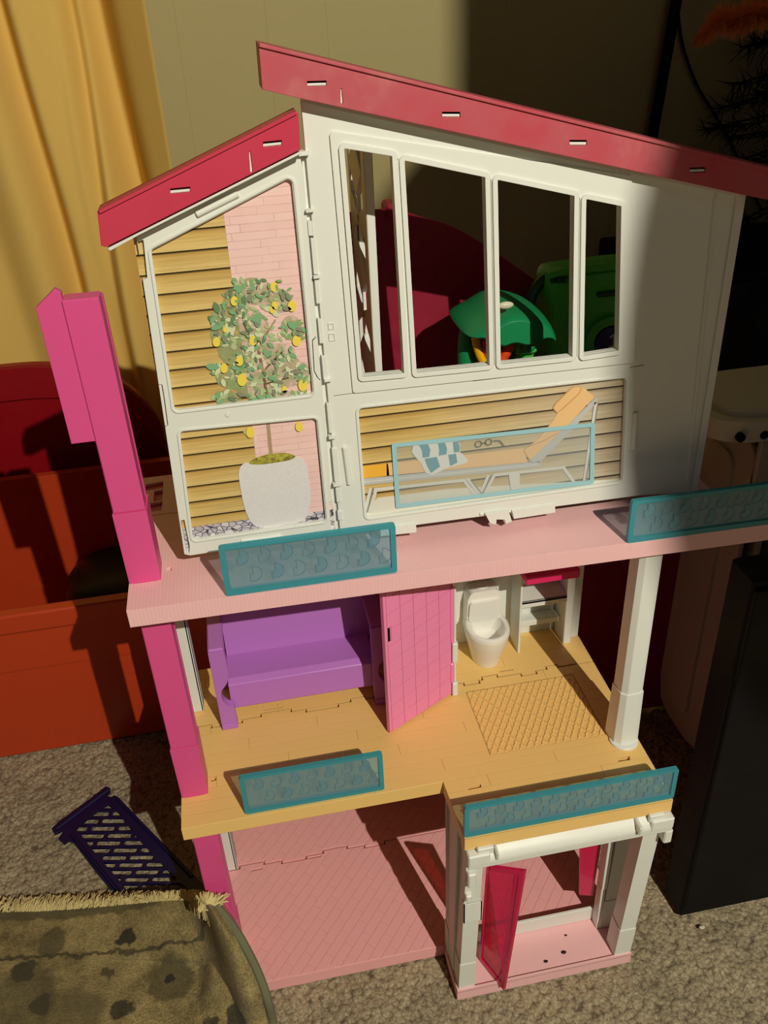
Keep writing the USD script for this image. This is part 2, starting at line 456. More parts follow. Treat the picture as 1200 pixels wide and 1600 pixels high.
def tag(o, label=None, cat=None, group=None, kind=None):
    for k, v in (('label', label), ('category', cat), ('group', group), ('kind', kind)):
        if v:
            o.SetCustomDataByKey(k, v)
    return o


def thing(name, label, cat, loc=None, group=None):
    x = UsdGeom.Xform.Define(stage, path_of(name, None))
    if loc:
        x.AddTranslateOp().Set(Gf.Vec3d(*loc))
    return tag(x.GetPrim(), label, cat, group)


def node(name, parent):
    return UsdGeom.Xform.Define(stage, path_of(name, parent)).GetPrim()


def struct(name, mesh, material, smooth=30):
    return tag(obj(name, mesh, material, None, smooth), kind='structure')


# ================================================================== the room
YB = 1.30
# carpet: fine uneven pile where it shows, plain beyond
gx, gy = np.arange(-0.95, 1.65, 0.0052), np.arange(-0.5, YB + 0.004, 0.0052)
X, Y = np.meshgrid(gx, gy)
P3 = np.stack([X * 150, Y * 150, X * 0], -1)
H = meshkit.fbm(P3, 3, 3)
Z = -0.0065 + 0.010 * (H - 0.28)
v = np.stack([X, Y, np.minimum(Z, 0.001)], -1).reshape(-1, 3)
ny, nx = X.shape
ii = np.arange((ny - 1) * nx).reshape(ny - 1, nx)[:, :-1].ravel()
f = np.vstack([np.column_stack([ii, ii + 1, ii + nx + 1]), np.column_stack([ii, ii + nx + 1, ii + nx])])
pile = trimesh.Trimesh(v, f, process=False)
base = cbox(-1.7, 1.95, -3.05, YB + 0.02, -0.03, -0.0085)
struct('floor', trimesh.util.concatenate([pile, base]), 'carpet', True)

struct('ceiling', cbox(-1.7, 1.95, -3.05, YB + 0.05, 2.45, 2.5), 'dim_wall')
wb = struct('wall_back', cbox(-1.7, 1.95, YB + 0.008, YB + 0.05, 0.0, 2.45), 'wall_paint')
edges = [-1.7, -1.3, -0.9, -0.5, -0.19, 0.093, 0.264, 0.382, 0.747, 0.985, 1.30, 1.60, 1.95]
for a, b in zip(edges, edges[1:]):
    obj('wall_panel', cbox(a, b, YB, YB + 0.009, 0.0, 2.45, 0.0005), 'wall_paint', wb)
struct('wall_left', cbox(-1.75, -1.7, -3.05, YB + 0.05, 0.0, 2.45), 'dim_wall')
struct('wall_right', cbox(1.95, 2.0, -3.05, YB + 0.05, 0.0, 2.45), 'dim_wall')
struct('wall_front', cbox(-1.7, 1.95, -3.1, -3.05, 0.0, 2.45), 'dim_wall')

# added blocker, out of view, shaped to shadow the house's right side
PX, PY = 0.874, -1.30
blocker_prim = thing('added_light_blocker', 'dark gourd-shaped hanging lamp hanging unlit near the bulb', 'blocker', (PX, PY, 0))
prof = [(.188 * math.sin(a), 1.785 - .188 * math.cos(a)) for a in np.linspace(0.0, math.pi, 60)]
prof = [(0, 1.597)] + [q for q in prof[1:] if not (q[1] > 1.775 and q[0] < .112)] + [(.108, 1.945), (.108, 2.22), (.06, 2.24), (0, 2.24)]
obj('blocker_body', lathe(prof, 64), 'blocker_black', blocker_prim, True)
obj('cord', tube([(0, 0, 2.235), (0, 0, 2.3), (0, 0, 2.45)], 0.005), 'blocker_black', blocker_prim)

# ================================================================== the dollhouse
Z0, Z1, Z2 = 0.02, 0.33, 0.624
dh = thing('dollhouse', 'three-storey pink and white plastic dollhouse with red roofs, standing open on the carpet', 'dollhouse')


def crenel(x0, x1, y, tabs, h=0.006):
    """the folding seam: a line with tabs"""
    pts = [(x0, y)]
    for a, b, s in tabs:
        pts += [(a, y), (a, y + s * h), (b, y + s * h), (b, y)]
    pts.append((x1, y))
    return pts


def split_plate(outline, seam, gap=0.0009):
    """front and back halves of a plate that folds along SEAM"""
    x0, x1 = seam[0][0] - 0.2, seam[-1][0] + 0.2
    back = Polygon([(x0, seam[0][1])] + seam + [(x1, seam[-1][1]), (x1, 2), (x0, 2)])
    cut = LineString([(x0, seam[0][1])] + seam + [(x1, seam[-1][1])]).buffer(gap, cap_style=2, join_style=2)
    return outline.difference(back.union(cut)), outline.intersection(back).difference(cut)


def slots(pts):
    return unary_union([sbox(*p) for p in pts])


# ground floor plate
g_out = sbox(0.0, 0.0, 0.286, 0.25).union(sbox(0.28, 0.004, 0.523, 0.25))
seam0 = crenel(0.0, 0.53, 0.1735, [(0.03, 0.065, 1), (0.09, 0.125, -1), (0.15, 0.185, 1), (0.21, 0.24, -1)], 0.0045)
fr, bk = split_plate(g_out, seam0)
fr = fr.difference(slots([(0.046, 0.1655, 0.062, 0.1675), (0.128, 0.168, 0.146, 0.170)]))
gp = [obj('ground_floor_plate', xy(q, 0.0, Z0), 'pink_plain', dh) for q in (fr, bk)]
ca, sa = math.cos(.86), math.sin(.86)
for r_ in range(-24, 36):
    for c_ in range(-14, 24):
        u0, v0 = c_ * .036 + (r_ % 3) * .012, r_ * .0132
        t_ = Polygon([(.14 + u * ca - v * sa, .05 + u * sa + v * ca) for u, v in ((u0, v0), (u0 + .0355, v0), (u0 + .0355, v0 + .0127), (u0, v0 + .0127))])
        for q, par in ((fr, gp[0]), (bk, gp[1])):
            for g in geoms(t_.intersection(q.buffer(-.0006)))[:1]:
                if g.area > 2e-5:
                    obj('floor_tile', xy(g, Z0 - .0002, Z0 + .0004), 'pink_plain', par, False)

# middle floor plate with the balcony over the porch
m_out = Polygon([(0, 0), (0.287, 0), (0.2905, -0.078), (0.521, -0.078), (0.523, 0.25), (0, 0.25)])
seam1 = crenel(0.0, 0.53, 0.147, [(0.035, 0.072, -1), (0.095, 0.132, 1), (0.15, 0.19, -1), (0.206, 0.225, 1), (0.35, 0.37, -1), (0.375, 0.395, 1), (0.425, 0.445, -1), (0.46, 0.475, 1)], 0.005)
fr, bk = split_plate(m_out, seam1)
hole = [XY([(964, 1184), (983, 1181), (985, 1187), (966, 1190)], Z1), XY([(731, 1229), (751, 1225), (752, 1230), (732, 1234)], Z1), XY([(329, 1215), (337, 1213), (338, 1219), (330, 1221)], Z1)]
holes = unary_union([Polygon(h) for h in hole])
mat_rect = Polygon([(0.349, 0.026), (0.488, 0.026), (0.488, 0.130), (0.349, 0.130)])
fr = fr.difference(holes).difference(mat_rect.buffer(0.0006))
bk = bk.difference(slots([(0.10, 0.156, 0.122, 0.158), (0.40, 0.155, 0.418, 0.157)]))
mp = [obj('middle_floor_plate', xy(q, Z1 - 0.0185, Z1 - .0004), 'tan_planks', dh) for q in (fr, bk)]
for r_ in range(-6, 16):
    for c_ in range(-1, 4):
        x0, y0_ = c_ * .21 + (r_ * .083) % .21, r_ * .0165
        b_ = sbox(x0 + .0001, y0_ + .00012, x0 + .2099, y0_ + .01638)
        for q, par in ((fr, mp[0]), (bk, mp[1])):
            for g in geoms(b_.intersection(q)):
                obj('plank', xy(g, Z1 - .0008, Z1), 'tan_planks', par, False)
bm = obj('moulded_bath_mat', xy(mat_rect, Z1 - 0.012, Z1 - 0.0006), 'tan_planks', dh)
net = []
for k in range(-20, 34):
    for sgn, sp in ((1, .0088), (-1, .0135)):
        pts = [(.349 + k * sp + (u * .62 if sgn > 0 else .14 - u * .62) + .0007 * math.sin(u * 900), .026 + u) for u in np.linspace(0, .104, 60)]
        net.append(LineString(pts).buffer(.00075 if sgn > 0 else .0005, 3))
obj('net_relief', xy(unary_union(net).intersection(mat_rect.buffer(-.0008)), Z1 - .0009, Z1 + .0004), 'tan_planks', bm)
obj('floor_peg', cbox(0.0345, 0.0415, 0.0365, 0.0435, Z1 - 0.006, Z1 - 0.001, 0.0005), 'hot_pink', dh)

# upper deck
d_out = Polygon([(0, 0.001), (0.79, -0.0142), (0.79, 0.022), (0.60, 0.026), (0.592, 0.034), (0.59, 0.238), (0, 0.246)])
recess = unary_union([Polygon(XY(p, Z2)) for p in ([(228, 757), (255, 752), (255, 763), (226, 767)], [(241, 767), (255, 765), (253, 782), (240, 784)], [(227, 788), (254, 783), (252, 798), (230, 800)])])
seam2 = [(-0.01, 0.162), (0.05, 0.160), (0.8, 0.155)]
fr, bk = split_plate(d_out, seam2, 0.0005)
tab_hole = Polygon(XY([(259, 888), (268, 886), (268, 891), (260, 893)], Z2))
MB().add(xy(fr.difference(tab_hole), Z2 - 0.019, Z2)).build('upper_deck_plate', 'pink_deck', dh)
MB().add(xy(bk.difference(recess), Z2 - 0.019, Z2)).build('upper_deck_plate', 'pink_deck', dh)
MB().add(xy(recess.buffer(0.0005), Z2 - 0.016, Z2 - 0.003)).build('recessed_panel', 'deep_pink', dh)


# pillars of the chimney side
def pillar(z0, z1, zs, name, flange=False):
    p = node(name, dh)
    zs = min(zs, z1)
    m = MB()
    m.add(loft([(0.0005, .042, z0), (.0295, .042, z0), (.0295, .070, z0), (.0005, .070, z0), (.006, .041, z0), (.024, .041, z0)],
               [(0.0002, .041, zs), (.0302, .041, zs), (.0302, .071, zs), (.0002, .071, zs)]))
    m.build('lower_sleeve', 'hot_pink', p)
    m = MB()
    m.add(cbox(0.0010, .0292, .0422, .0595, zs, z1, 0.001))
    m.add(cbox(0.0010, .0255, .0590, .0655, zs, z1 - 0.002, 0.001))
    m.add(cbox(0.0010, .0292, .0650, .0700, zs, z1 - 0.004, 0.001))
    m.build('shaft', 'hot_pink', p)
    if flange:
        q = Polygon([(-0.0185, 0.772), (0.002, 0.772), (0.002, 0.899), (-0.002, 0.902), (-0.0185, 0.889)])
        t = xz(q, 0.0435, 0.050)
        MB().add(t).build('side_flange', 'hot_pink', p)
    return p


pillar(Z2, 0.893, 0.700, 'chimney_pillar', True)
pillar(Z1, Z2 - 0.019, 0.405, 'chimney_pillar')
pillar(Z0, Z1 - 0.0185, 0.085, 'chimney_pillar')

# white rear posts
for z0, z1 in ((Z0, Z1 - 0.0185), (Z1, Z2 - 0.019)):
    m = MB()
    m.box(.006, .027, .172, .178, z0 + 0.0005, z1, 0.001).box(.006, .009, .172, .196, z0 + 0.0005, z1, 0.0008).box(.024, .027, .172, .196, z0 + 0.0005, z1, 0.0008).box(.006, .027, .19, .196, z0 + .0005, z1, 0.0008)
    m.build('rear_post', 'white_plastic', dh)

# white corner post with the round foot
p = node('corner_post', dh)
a0, a1 = 0.492, 0.519
MB().add(loft([(.4925, .030, .405), (.4935, .013, .405), (.499, .008, .405), (.512, .008, .405), (.518, .011, .405), (.518, .030, .405)],
              [(.4925, .030, .605), (.4935, .013, .605), (.499, .009, .605), (.512, .009, .605), (.518, .012, .605), (.518, .030, .605)])).build('shaft', 'white_plastic', p)
MB().add(loft([(.4895, .031, Z1), (.4905, .010, Z1), (.497, .004, Z1), (.513, .004, Z1), (.5195, .008, Z1), (.5195, .031, Z1)],
              [(.4915, .031, .406), (.4925, .012, .406), (.498, .007, .406), (.5125, .007, .406), (.519, .010, .406), (.519, .031, .406)])).build('lower_sleeve', 'white_plastic', p)
t = lathe([(0, 0), (.0165, 0), (.0165, .0022), (.0155, .003), (0, .003)], 36)
t.apply_translation((.5045, .0125, Z1))
MB().add(t).build('round_foot', 'white_plastic', p)

# bathroom: back wall, partition, right column, washstand
MB().box(.334, .4955, .2215, .2265, Z1 + .0003, .605).build('bathroom_wall', 'white_plastic', dh)
MB().add(xz(sbox(.338, Z1 + .02, .418, .595), .2205, .2217)).build('bathroom_wall_panel', 'white_plastic', dh)
MB().box(.3335, .3365, .132, .222, Z1 + .0003, .605).build('partition', 'white_plastic', dh)
for z0, z1 in ((.331, .352), (.385, .415), (.50, .52)):
    obj('door_hinge', cbox(.3305, .3375, .1255, .1325, z0, z1, 0.001), 'white_plastic', dh)
MB().add(xz(sbox(.4965, Z1 + .0003, .5215, .605), .1985, .2265)).build('bathroom_column', 'white_plastic', dh)
MB().add(cbox(.4965, .507, .187, .1985, Z1 + .0003, .605, .001)).build('bathroom_column', 'white_plastic', dh)

ws = node('washstand', dh)
MB().add(yz(Polygon([(.1845, Z1 + .0003), (.1875, Z1 + .0003), (.2213, Z1 + .0003), (.2213, .4638), (.1875, .4638), (.1845, .460)]), .4335, .4362)).build('side_panel', 'white_plastic', ws)
MB().add(cbox(.428, .4955, .152, .221, .4640, .4770, .0015)).build('counter', 'counter_pink', ws)
MB().add(cbox(.4362, .4965, .186, .2213, .408, .4115, .0005)).build('shelf', 'white_plastic', ws)
MB().add(cbox(.4362, .4965, .186, .1885, .402, .4115, .0005)).build('shelf_lip', 'white_plastic', ws)
MB().add(cbox(.4362, .4965, .206, .2213, .361, .3645, .0005)).build('shelf', 'white_plastic', ws)
MB().add(cbox(.4362, .4965, .2035, .2063, .3565, .3645, .0005)).build('shelf_lip', 'white_plastic', ws)
t = tube([(.428, .19, .4885), (.421, .185, .4885), (.417, .18, .4885)], [.004, .004, .004], 12)
MB().add(t).add(cbox(.416, .424, .182, .196, .483, .489, .0015)).build('hook', 'white_plastic', ws)

# pink door, standing open
pd = node('hinged_door', dh)
A, B = np.array((.2435, .0815)), np.array((.3305, .1285))
dirv = (B - A) / np.linalg.norm(B - A)
LD = np.linalg.norm(B - A)
nv = np.array((dirv[1], -dirv[0]))          # faces front and right


def door_map(t):
    T = np.eye(4)
    T[:3, 0] = (dirv[0], dirv[1], 0)
    T[:3, 1] = (-nv[0], -nv[1], 0)
    T[:3, 2] = (0, 0, 1)
    T[:3, 3] = (A[0], A[1], 0)
    t.apply_transform(T)
    return t


zb, zt = Z1 + .003, .600
handle = sbox(.0042, .469, .0078, .4885)
leaf = sbox(0, zb, LD, zt).difference(handle)
m = MB().add(door_map(xz(leaf, 0.0008, .006)))
m.build('door_leaf', 'door_pink', pd)
obj('handle_dark_insert', door_map(xz(handle.buffer(-.0002), .0011, .0062)), 'black_plastic', pd)  # black insert paints the darkness inside the handle hole
# raised tile relief: slim courses cut by slanting grooves
rows = []
zz = zb + .004
k = 0
courses = unary_union([sbox(.0035, zb + .001, LD - .001, zt - .001)])
cuts = []
for i in range(-2, 16):
    z0 = zb + i * 0.0222 - 0.004
    cuts.append(LineString([(0, z0), (LD, z0 + .010)]).buffer(.00035, cap_style=2))
for i in range(1, 6):
    x0 = .0035 + i * (LD - .0045) / 5.0
    cuts.append(LineString([(x0, zb), (x0, zt)]).buffer(.0002, cap_style=2))
relief = courses.difference(unary_union(cuts)).difference(handle.buffer(.0012))
for g in geoms(relief):
    obj('tile', door_map(xz(g, 0.0, .0009)), 'door_pink', pd)
for z0, z1 in ((.353, .384), (.416, .498), (.521, .598)):
    obj('hinge_knuckle', cbox(.3275, .333, .1255, .131, z0, z1, .0015), 'door_pink', pd)

# ---------------------------------------------------------------- facade walls of the upper floor
YW, TW = 0.045, 0.006
YS = YW + 0.0042      # printed sheet behind the openings
roofL_bottom = [(213, 371), (470, 238)]
wing_out = Polygon(XZ([(213, 371), (468, 241), (473, 262), (523, 834), (297, 868), (288, 866)], YW))
up_open = rounded(XZ([(236, 391), (449, 280), (456, 284), (489, 616), (273, 642)], YW), .0035)
lo_open = rounded(XZ([(281, 675), (494, 654), (509, 814), (302, 844)], YW), .0035)
side_slot = [rounded(XZ(p, YW), .0008) for p in ([(215, 378), (224, 374), (230, 434), (226, 437), (221, 436)], [(282, 814), (288, 812), (296, 852), (296, 866), (292, 864)], [(513, 786), (521, 782), (523, 826), (518, 828)])]
cracks = [LineString(XZ(p, YW)).buffer(.00035) for p in ([(247, 601), (253, 602), (256, 620), (262, 664), (258, 667)], [(493, 527), (488, 532), (491, 580), (496, 590), (500, 594)])]
wing = node('left_wing_wall', dh)
face = wing_out.difference(unary_union([up_open, lo_open] + side_slot + cracks))
MB().add(xz(face, YW, YW + TW)).build('wall_plate', 'white_plastic', wing)
bead = MB()
for o in (up_open, lo_open):
    bead.add(xz(o.buffer(.0026).difference(o.buffer(.0008)), YW - .0009, YW + .001))
bead.build('window_bead', 'white_plastic', wing)


def pill(a, b, r, y, name, parent, h=.0022):
    p0, p1 = W(a[0], a[1], y), W(b[0], b[1], y)
    t = tube([p0, p0 + (p1 - p0) * .02, p0 + (p1 - p0) * .98, p1], [r * .5, r, r, r * .5], 12)
    obj(name, t, 'white_plastic', parent)


pill((306, 335), (372, 302), .0030, YW, 'moulded_rib', wing)
pill((376, 846), (440, 837), .0022, YW, 'moulded_rib', wing)
t = W(356, 648, YW)
cyl = trimesh.creation.cylinder(.0022, .001, sections=20)
cyl.apply_transform(trimesh.transformations.rotation_matrix(math.pi / 2, (1, 0, 0)))
cyl.apply_translation(t)
obj('mould_mark', cyl, 'white_plastic', wing)
# the hinge ladder between the two walls
lad = node('wall_hinge', dh)
m = MB()
pa, pb = [(471, 244), (486, 244), (537, 836), (523, 838)], None
m.add(xz(Polygon(XZ(pa, YW + .004)), YW + .004, YW + .012))
m.build('hinge_channel', 'white_plastic', lad)
for (x0, y0, x1, y1) in ((477, 327, 490, 331), (489, 430, 500, 434), (506, 592, 517, 595), (513, 681, 523, 684), (520, 755, 532, 758), (466, 236, 482, 243)):
    obj('hinge_tab', xz(Polygon(XZ([(x0, y0), (x1, y0 - 1.5), (x1, y1 - 1.5), (x0, y1)], YW)), YW - .004, YW + .006), 'white_plastic', lad)
for (x0, y0, x1, y1) in ((480, 345, 487, 368), (485, 372, 492, 428), (491, 436, 497, 474), (496, 498, 502, 536), (502, 556, 509, 592), (510, 630, 515, 676), (518, 700, 526, 752), (524, 762, 530, 784), (527, 798, 534, 812)):
    obj('hinge_knuckle', xz(Polygon(XZ([(x0, y0), (x1, y0), (x1 + (y1 - y0) * .09, y1), (x0 + (y1 - y0) * .09, y1)], YW)), YW - .001, YW + .008), 'white_plastic', lad)

main = node('main_wall', dh)
main_out = Polygon(XZ([(470, 156), (977, 266), (1090, 291), (1164, 303), (1088, 768), (1000, 774), (532, 836), (528, 790)], YW))
panes = [rounded(XZ(p, YW), .0006) for p in ([(537, 231), (611, 243), (630, 581), (566, 587)], [(631, 250), (756, 276), (763, 569), (650, 580.5)], [(776, 280), (895, 305), (892, 555.5), (781, 567.5)], [(914, 310), (968, 321), (964, 546), (910, 554.5)])]
lounge_open = rounded(XZ([(560, 639), (978, 591), (971, 752), (573, 809)], YW), .0035)
wcr = [LineString(XZ(p, YW)).buffer(.0004) for p in ([(522, 619), (572, 612), (578, 606)], [(738, 593), (740, 596), (792, 589), (797, 586)], [(985, 574), (1006, 570)])]
sq = [Polygon(XZ(p, YW)) for p in ([(512, 505), (521, 504), (522, 514), (513, 515)], [(513, 521), (523, 520), (524, 532), (514, 533)])]
MB().add(xz(main_out.difference(unary_union(panes + [lounge_open] + wcr)), YW, YW + TW)).build('wall_plate', 'white_plastic', main)
fo = Polygon(XZ([(514, 204), (986, 274), (992, 566), (551, 614)], YW))
fi = Polygon(XZ([(524, 219), (978, 285), (982, 560), (558, 604)], YW))
allp = unary_union(panes)
MB().add(xz(rounded(list(fo.exterior.coords), .003).difference(unary_union([p.buffer(.0001) for p in panes])), YW - .0016, YW + .0005)).build('window_surround', 'white_plastic', main)
for p in panes:
    obj('window_casing', xz(p.buffer(.0042, join_style=2).difference(p.buffer(.0001, join_style=2)), YW - .0034, YW - .0012), 'white_plastic', main)
for a, b in zip(panes, panes[1:]):
    q = a.union(b).convex_hull.difference(a.buffer(.0046, join_style=2)).difference(b.buffer(.0046, join_style=2)).buffer(-.0003)
    for g in geoms(q)[:1]:
        obj('window_mullion', xz(g, YW - .0026, YW + .0004), 'white_plastic', main)
MB().add(xz(lounge_open.buffer(.0028).difference(lounge_open.buffer(.0008)), YW - .0009, YW + .001)).build('window_bead', 'white_plastic', main)
for p in sq:
    obj('mould_mark', xz(p.difference(p.buffer(-.0008)), YW - .0006, YW + .001), 'white_plastic', main)
pill((538, 697), (546, 757), .0028, YW, 'moulded_rib', main)
pill((993, 643), (989, 702), .0028, YW, 'moulded_rib', main)
pill((749, 803), (793, 797), .0018, YW, 'moulded_rib', main)
pill((600, 822), (612, 820), .0018, YW, 'moulded_rib', main)
pill((1119, 302), (1073, 756), .0022, YW, 'moulded_ridge', main)
obj('edge_return', xz(Polygon(XZ([(1150, 301), (1164, 303), (1088, 768), (1078, 769)], YW)), YW - .002, YW + .03), 'white_plastic', main)
# feet and hook under the wall
for q in ([(594, 826), (650, 818), (651, 832), (595, 838)], [(800, 798), (867, 788), (868, 801), (803, 811)]):
    obj('foot_tab', xz(Polygon(XZ(q, YW - .002)), YW - .002, YW + .010), 'white_plastic', main)
hk = MB()
hk.add(xz(Polygon(XZ([(758, 803), (795, 798), (800, 815), (791, 819), (788, 812), (776, 812), (775, 820), (766, 818)], YW - .004)), YW - .004, YW + .004))
hk.build('hook', 'white_plastic', main)

# ---------------------------------------------------------------- printed sheets
wp = node('garden_print', dh)
_layer = [0]


def pr(name, poly, material, lvl, parent):
    y1 = YS + 0.0004 - lvl * 0.00028
    t = xz(poly, y1 - 0.0003, y1)
    if t is not None:
        obj(name, t, material, parent, False)


sheet = Polygon(XZ([(208, 372), (466, 250), (524, 832), (292, 866)], YS))
pr('printed_boards', sheet, 'print_wood', 0, wp)
brick_reg = Polygon(XZ([(345, 300), (350, 340), (364, 450), (381, 560), (395, 672), (402, 740), (412, 815), (530, 805), (466, 245), (420, 262)], YS)).intersection(sheet)
pr('printed_bricks', brick_reg, 'print_brick', 1, wp)
peb = Polygon(XZ([(285, 826), (330, 819), (390, 811), (470, 803), (530, 794), (530, 840), (290, 872)], YS)).intersection(sheet)
pr('printed_pebbles', peb, 'print_pebble', 2, wp)


def blob(pts, y=YS, n=8):
    return Polygon(spline(XZ(pts, y), n, True)).buffer(0)


trunk = unary_union([LineString(XZ(p, YS)).buffer(w) for p, w in (([(424, 716), (419, 664), (417, 622)], .0016), ([(417, 622), (411, 580), (404, 548), (402, 520)], .0012), ([(404, 548), (380, 505)], .0007), ([(404, 540), (430, 500)], .0007), ([(411, 580), (440, 550)], .0007), ([(414, 600), (450, 590)], .0007))])
pr('printed_trunk', trunk, 'bark', 2, wp)
pr('printed_pot', blob([(390, 722), (425, 716), (462, 713), (476, 721), (482, 745), (485, 772), (482, 798), (472, 813), (440, 820), (410, 824), (393, 816), (382, 792), (375, 758), (373, 738), (378, 726)]), 'print_pot', 3, wp)
pr('printed_moss', blob([(389, 723), (400, 715), (420, 709), (445, 707), (461, 712), (452, 718), (430, 722), (405, 725)]), 'print_moss', 4, wp)
groups = {k: [] for k in ('leaf_a', 'leaf_b', 'leaf_c', 'leaf_d', 'leaf_e', 'leaf_f')}


def leaf_poly(cx, cy, L, a, w):
    ca, sa = math.cos(a), math.sin(a)
    pts = [(-L / 2, 0), (-L * .25, w * .42), (0, w * .5), (L * .28, w * .36), (L / 2, 0), (L * .28, -w * .36), (0, -w * .5), (-L * .25, -w * .42)]
    return Polygon(XZ([(cx + x * ca - y * sa, cy + x * sa + y * ca) for x, y in pts], YS))


clusters = [(396, 455, 30, 22, 40), (372, 470, 22, 24, 26), (432, 470, 24, 20, 26), (350, 500, 20, 26, 26), (345, 520, 16, 22, 18), (385, 500, 26, 22, 28), (400, 515, 20, 26, 20), (430, 518, 20, 16, 12), (455, 512, 16, 20, 14),
            (465, 525, 14, 14, 12), (365, 545, 24, 26, 30), (388, 560, 24, 24, 28), (410, 545, 20, 18, 16), (435, 550, 26, 14, 24), (445, 580, 30, 26, 40), (470, 585, 14, 20, 16), (400, 600, 36, 20, 36), (360, 590, 22, 18, 18),
            (335, 573, 12, 10, 10), (355, 620, 22, 10, 14), (420, 618, 36, 12, 24), (470, 612, 14, 10, 10), (372, 440, 10, 14, 8), (404, 437, 6, 6, 3), (445, 462, 16, 14, 8)]
soft = unary_union([Polygon(XZ([(cx + sx * 1.05 * math.cos(t), cy + sy * 1.0 * math.sin(t)) for t in np.linspace(0, 2 * math.pi, 15)[:-1]], YS)) for cx, cy, sx, sy, n in clusters if n > 13])
pr('printed_haze', soft.intersection(sheet), 'print_haze', 2, wp)
names = list(groups)
for cx, cy, sx, sy, n in clusters:
    for _ in range(int(n * 0.8)):
        a = rng.uniform(0, math.pi * 2)
        q = math.sqrt(rng.random())
        L = rng.uniform(7, 15)
        g = rng.choices(names, (4, 5, 4, 2, 3, 2))[0]
        groups[g].append(leaf_poly(cx + sx * q * math.cos(a), cy + sy * q * math.sin(a), L, rng.uniform(0, math.pi), L * rng.uniform(.35, .55)))
for L, (cx, cy, ln, an) in (('leaf_d', (338, 480, 20, 1.2)), ('leaf_d', (331, 498, 16, .7)), ('leaf_e', (340, 508, 24, 2.6)), ('leaf_e', (332, 572, 22, .1)), ('leaf_f', (442, 463, 15, 1.4)), ('leaf_f', (450, 463, 14, 1.1)), ('leaf_f', (448, 481, 15, .1)), ('leaf_d', (403, 439, 11, .8)), ('leaf_e', (458, 508, 22, .5)), ('leaf_e', (402, 500, 24, 1.4)), ('leaf_c', (355, 513, 18, 1.4)), ('leaf_c', (361, 517, 16, 1.1)), ('leaf_c', (420, 482, 18, .1)), ('leaf_c', (375, 560, 20, 1.2)), ('leaf_c', (434, 602, 16, 1.5)), ('leaf_c', (441, 610, 18, .3)), ('leaf_d', (467, 666, 11, 1.2)), ('leaf_b', (385, 676, 12, .4))):
    groups[L].append(leaf_poly(cx, cy, ln, an, ln * .5))
wing_clip = sheet
for i, (k, ps) in enumerate(groups.items()):
    pr('printed_leaves', unary_union(ps).intersection(wing_clip), k, 3 + i, wp)
lem = []
for cx, cy, r in ((366, 469, 7), (428, 447, 7), (456, 477, 8), (338, 533, 7), (395, 531, 7), (463, 531, 8), (350, 574, 7), (378, 592, 9), (473, 600, 9), (429, 476, 6), (374, 563, 7), (352, 514, 4), (391, 674, 8), (467, 665, 7), (444, 607, 5), (425, 483, 5)):
    lem.append(Polygon(XZ([(cx + r * .85 * math.cos(t), cy + r * 1.1 * math.sin(t)) for t in np.linspace(0, 2 * math.pi, 14)[:-1]], YS)))
for q in lem:
    pr('printed_lemon', q.intersection(wing_clip), 'lemon', 8, wp)
pr('printed_leaves', unary_union([leaf_poly(cx + rng.uniform(-9, 9), cy + rng.uniform(-9, 5), rng.uniform(8, 12), rng.uniform(0, 3.1), 4.5) for cx, cy in ((366, 467), (428, 445), (395, 528), (463, 525), (474, 592), (378, 585), (374, 558)) for _ in range(3)]).intersection(wing_clip), 'leaf_a', 9, wp)

lp = node('lounger_print', dh)


def SP(name, pts, material, lvl):
    pr(name, Polygon(XZ(pts, YS)).buffer(0).intersection(lsheet), material, lvl, lp)


def SL(name, lines, w, material, lvl):
    pr(name, unary_union([LineString(XZ(l, YS)).buffer(w, cap_style=2, join_style=2) for l in lines]).intersection(lsheet), material, lvl, lp)


lsheet = Polygon(XZ([(553, 630), (984, 582), (977, 760), (568, 818)], YS))
pr('printed_boards', lsheet, 'print_wood_grey', 0, lp)
SP('printed_ground', [(566, 800), (590, 778), (700, 764), (975, 748), (980, 765), (566, 822)], 'print_pale', 1)
SP('printed_cushion', [(604, 724), (818, 700), (824, 722), (604, 743)], 'lounge_cloth', 2)
SP('printed_cushion', [(566, 728), (606, 724), (608, 743), (566, 747)], 'lounge_orange', 2)
SP('printed_backrest', [(818, 704), (842, 684), (860, 662), (884, 626), (908, 606), (914, 607), (928, 620), (880, 672), (828, 719)], 'lounge_cloth', 2)
SL('printed_seam', [[(824, 698), (850, 688), (872, 676)], [(818, 704), (828, 719)]], .0005, 'lounge_line', 3)
SP('printed_pillow', [(863, 638), (866, 631), (890, 607), (897, 603), (905, 603), (909, 607), (905, 615), (878, 640), (869, 645)], 'lounge_line', 3)
SP('printed_pillow', [(864, 637), (868, 631), (891, 608), (898, 604), (904, 604), (907, 607), (903, 614), (877, 638), (870, 643)], 'lounge_cloth', 4)
SP('printed_rail', [(564, 748), (842, 720.5), (845, 722), (845, 729), (564, 758)], 'lounge_grey', 3)
SP('printed_rail', [(826, 720), (882, 668), (931, 620), (934, 626), (890, 675), (843, 722)], 'lounge_grey', 3)
SL('printed_rail_line', [[(564, 753), (840, 725)]], .0004, 'lounge_light', 4)
SL('printed_legs', [[(579, 762), (570, 800)], [(588, 762), (577, 800)], [(584, 765), (725, 750), (741, 772)], [(730, 747), (750, 772), (763, 742)], [(772, 742), (757, 771)], [(771, 742), (880, 730), (898, 755), (912, 755), (931, 628)], [(805, 740), (804, 767)]], .0016, 'lounge_light', 3)
SL('printed_legs', [[(583, 762), (573, 800)], [(768, 742), (753, 771)], [(735, 749), (752, 770)], [(914, 755), (934, 628)]], .0005, 'leaf_f', 4)
SP('printed_leg_post', [(794, 738), (812, 737), (811, 766), (798, 768)], 'lounge_light', 4)
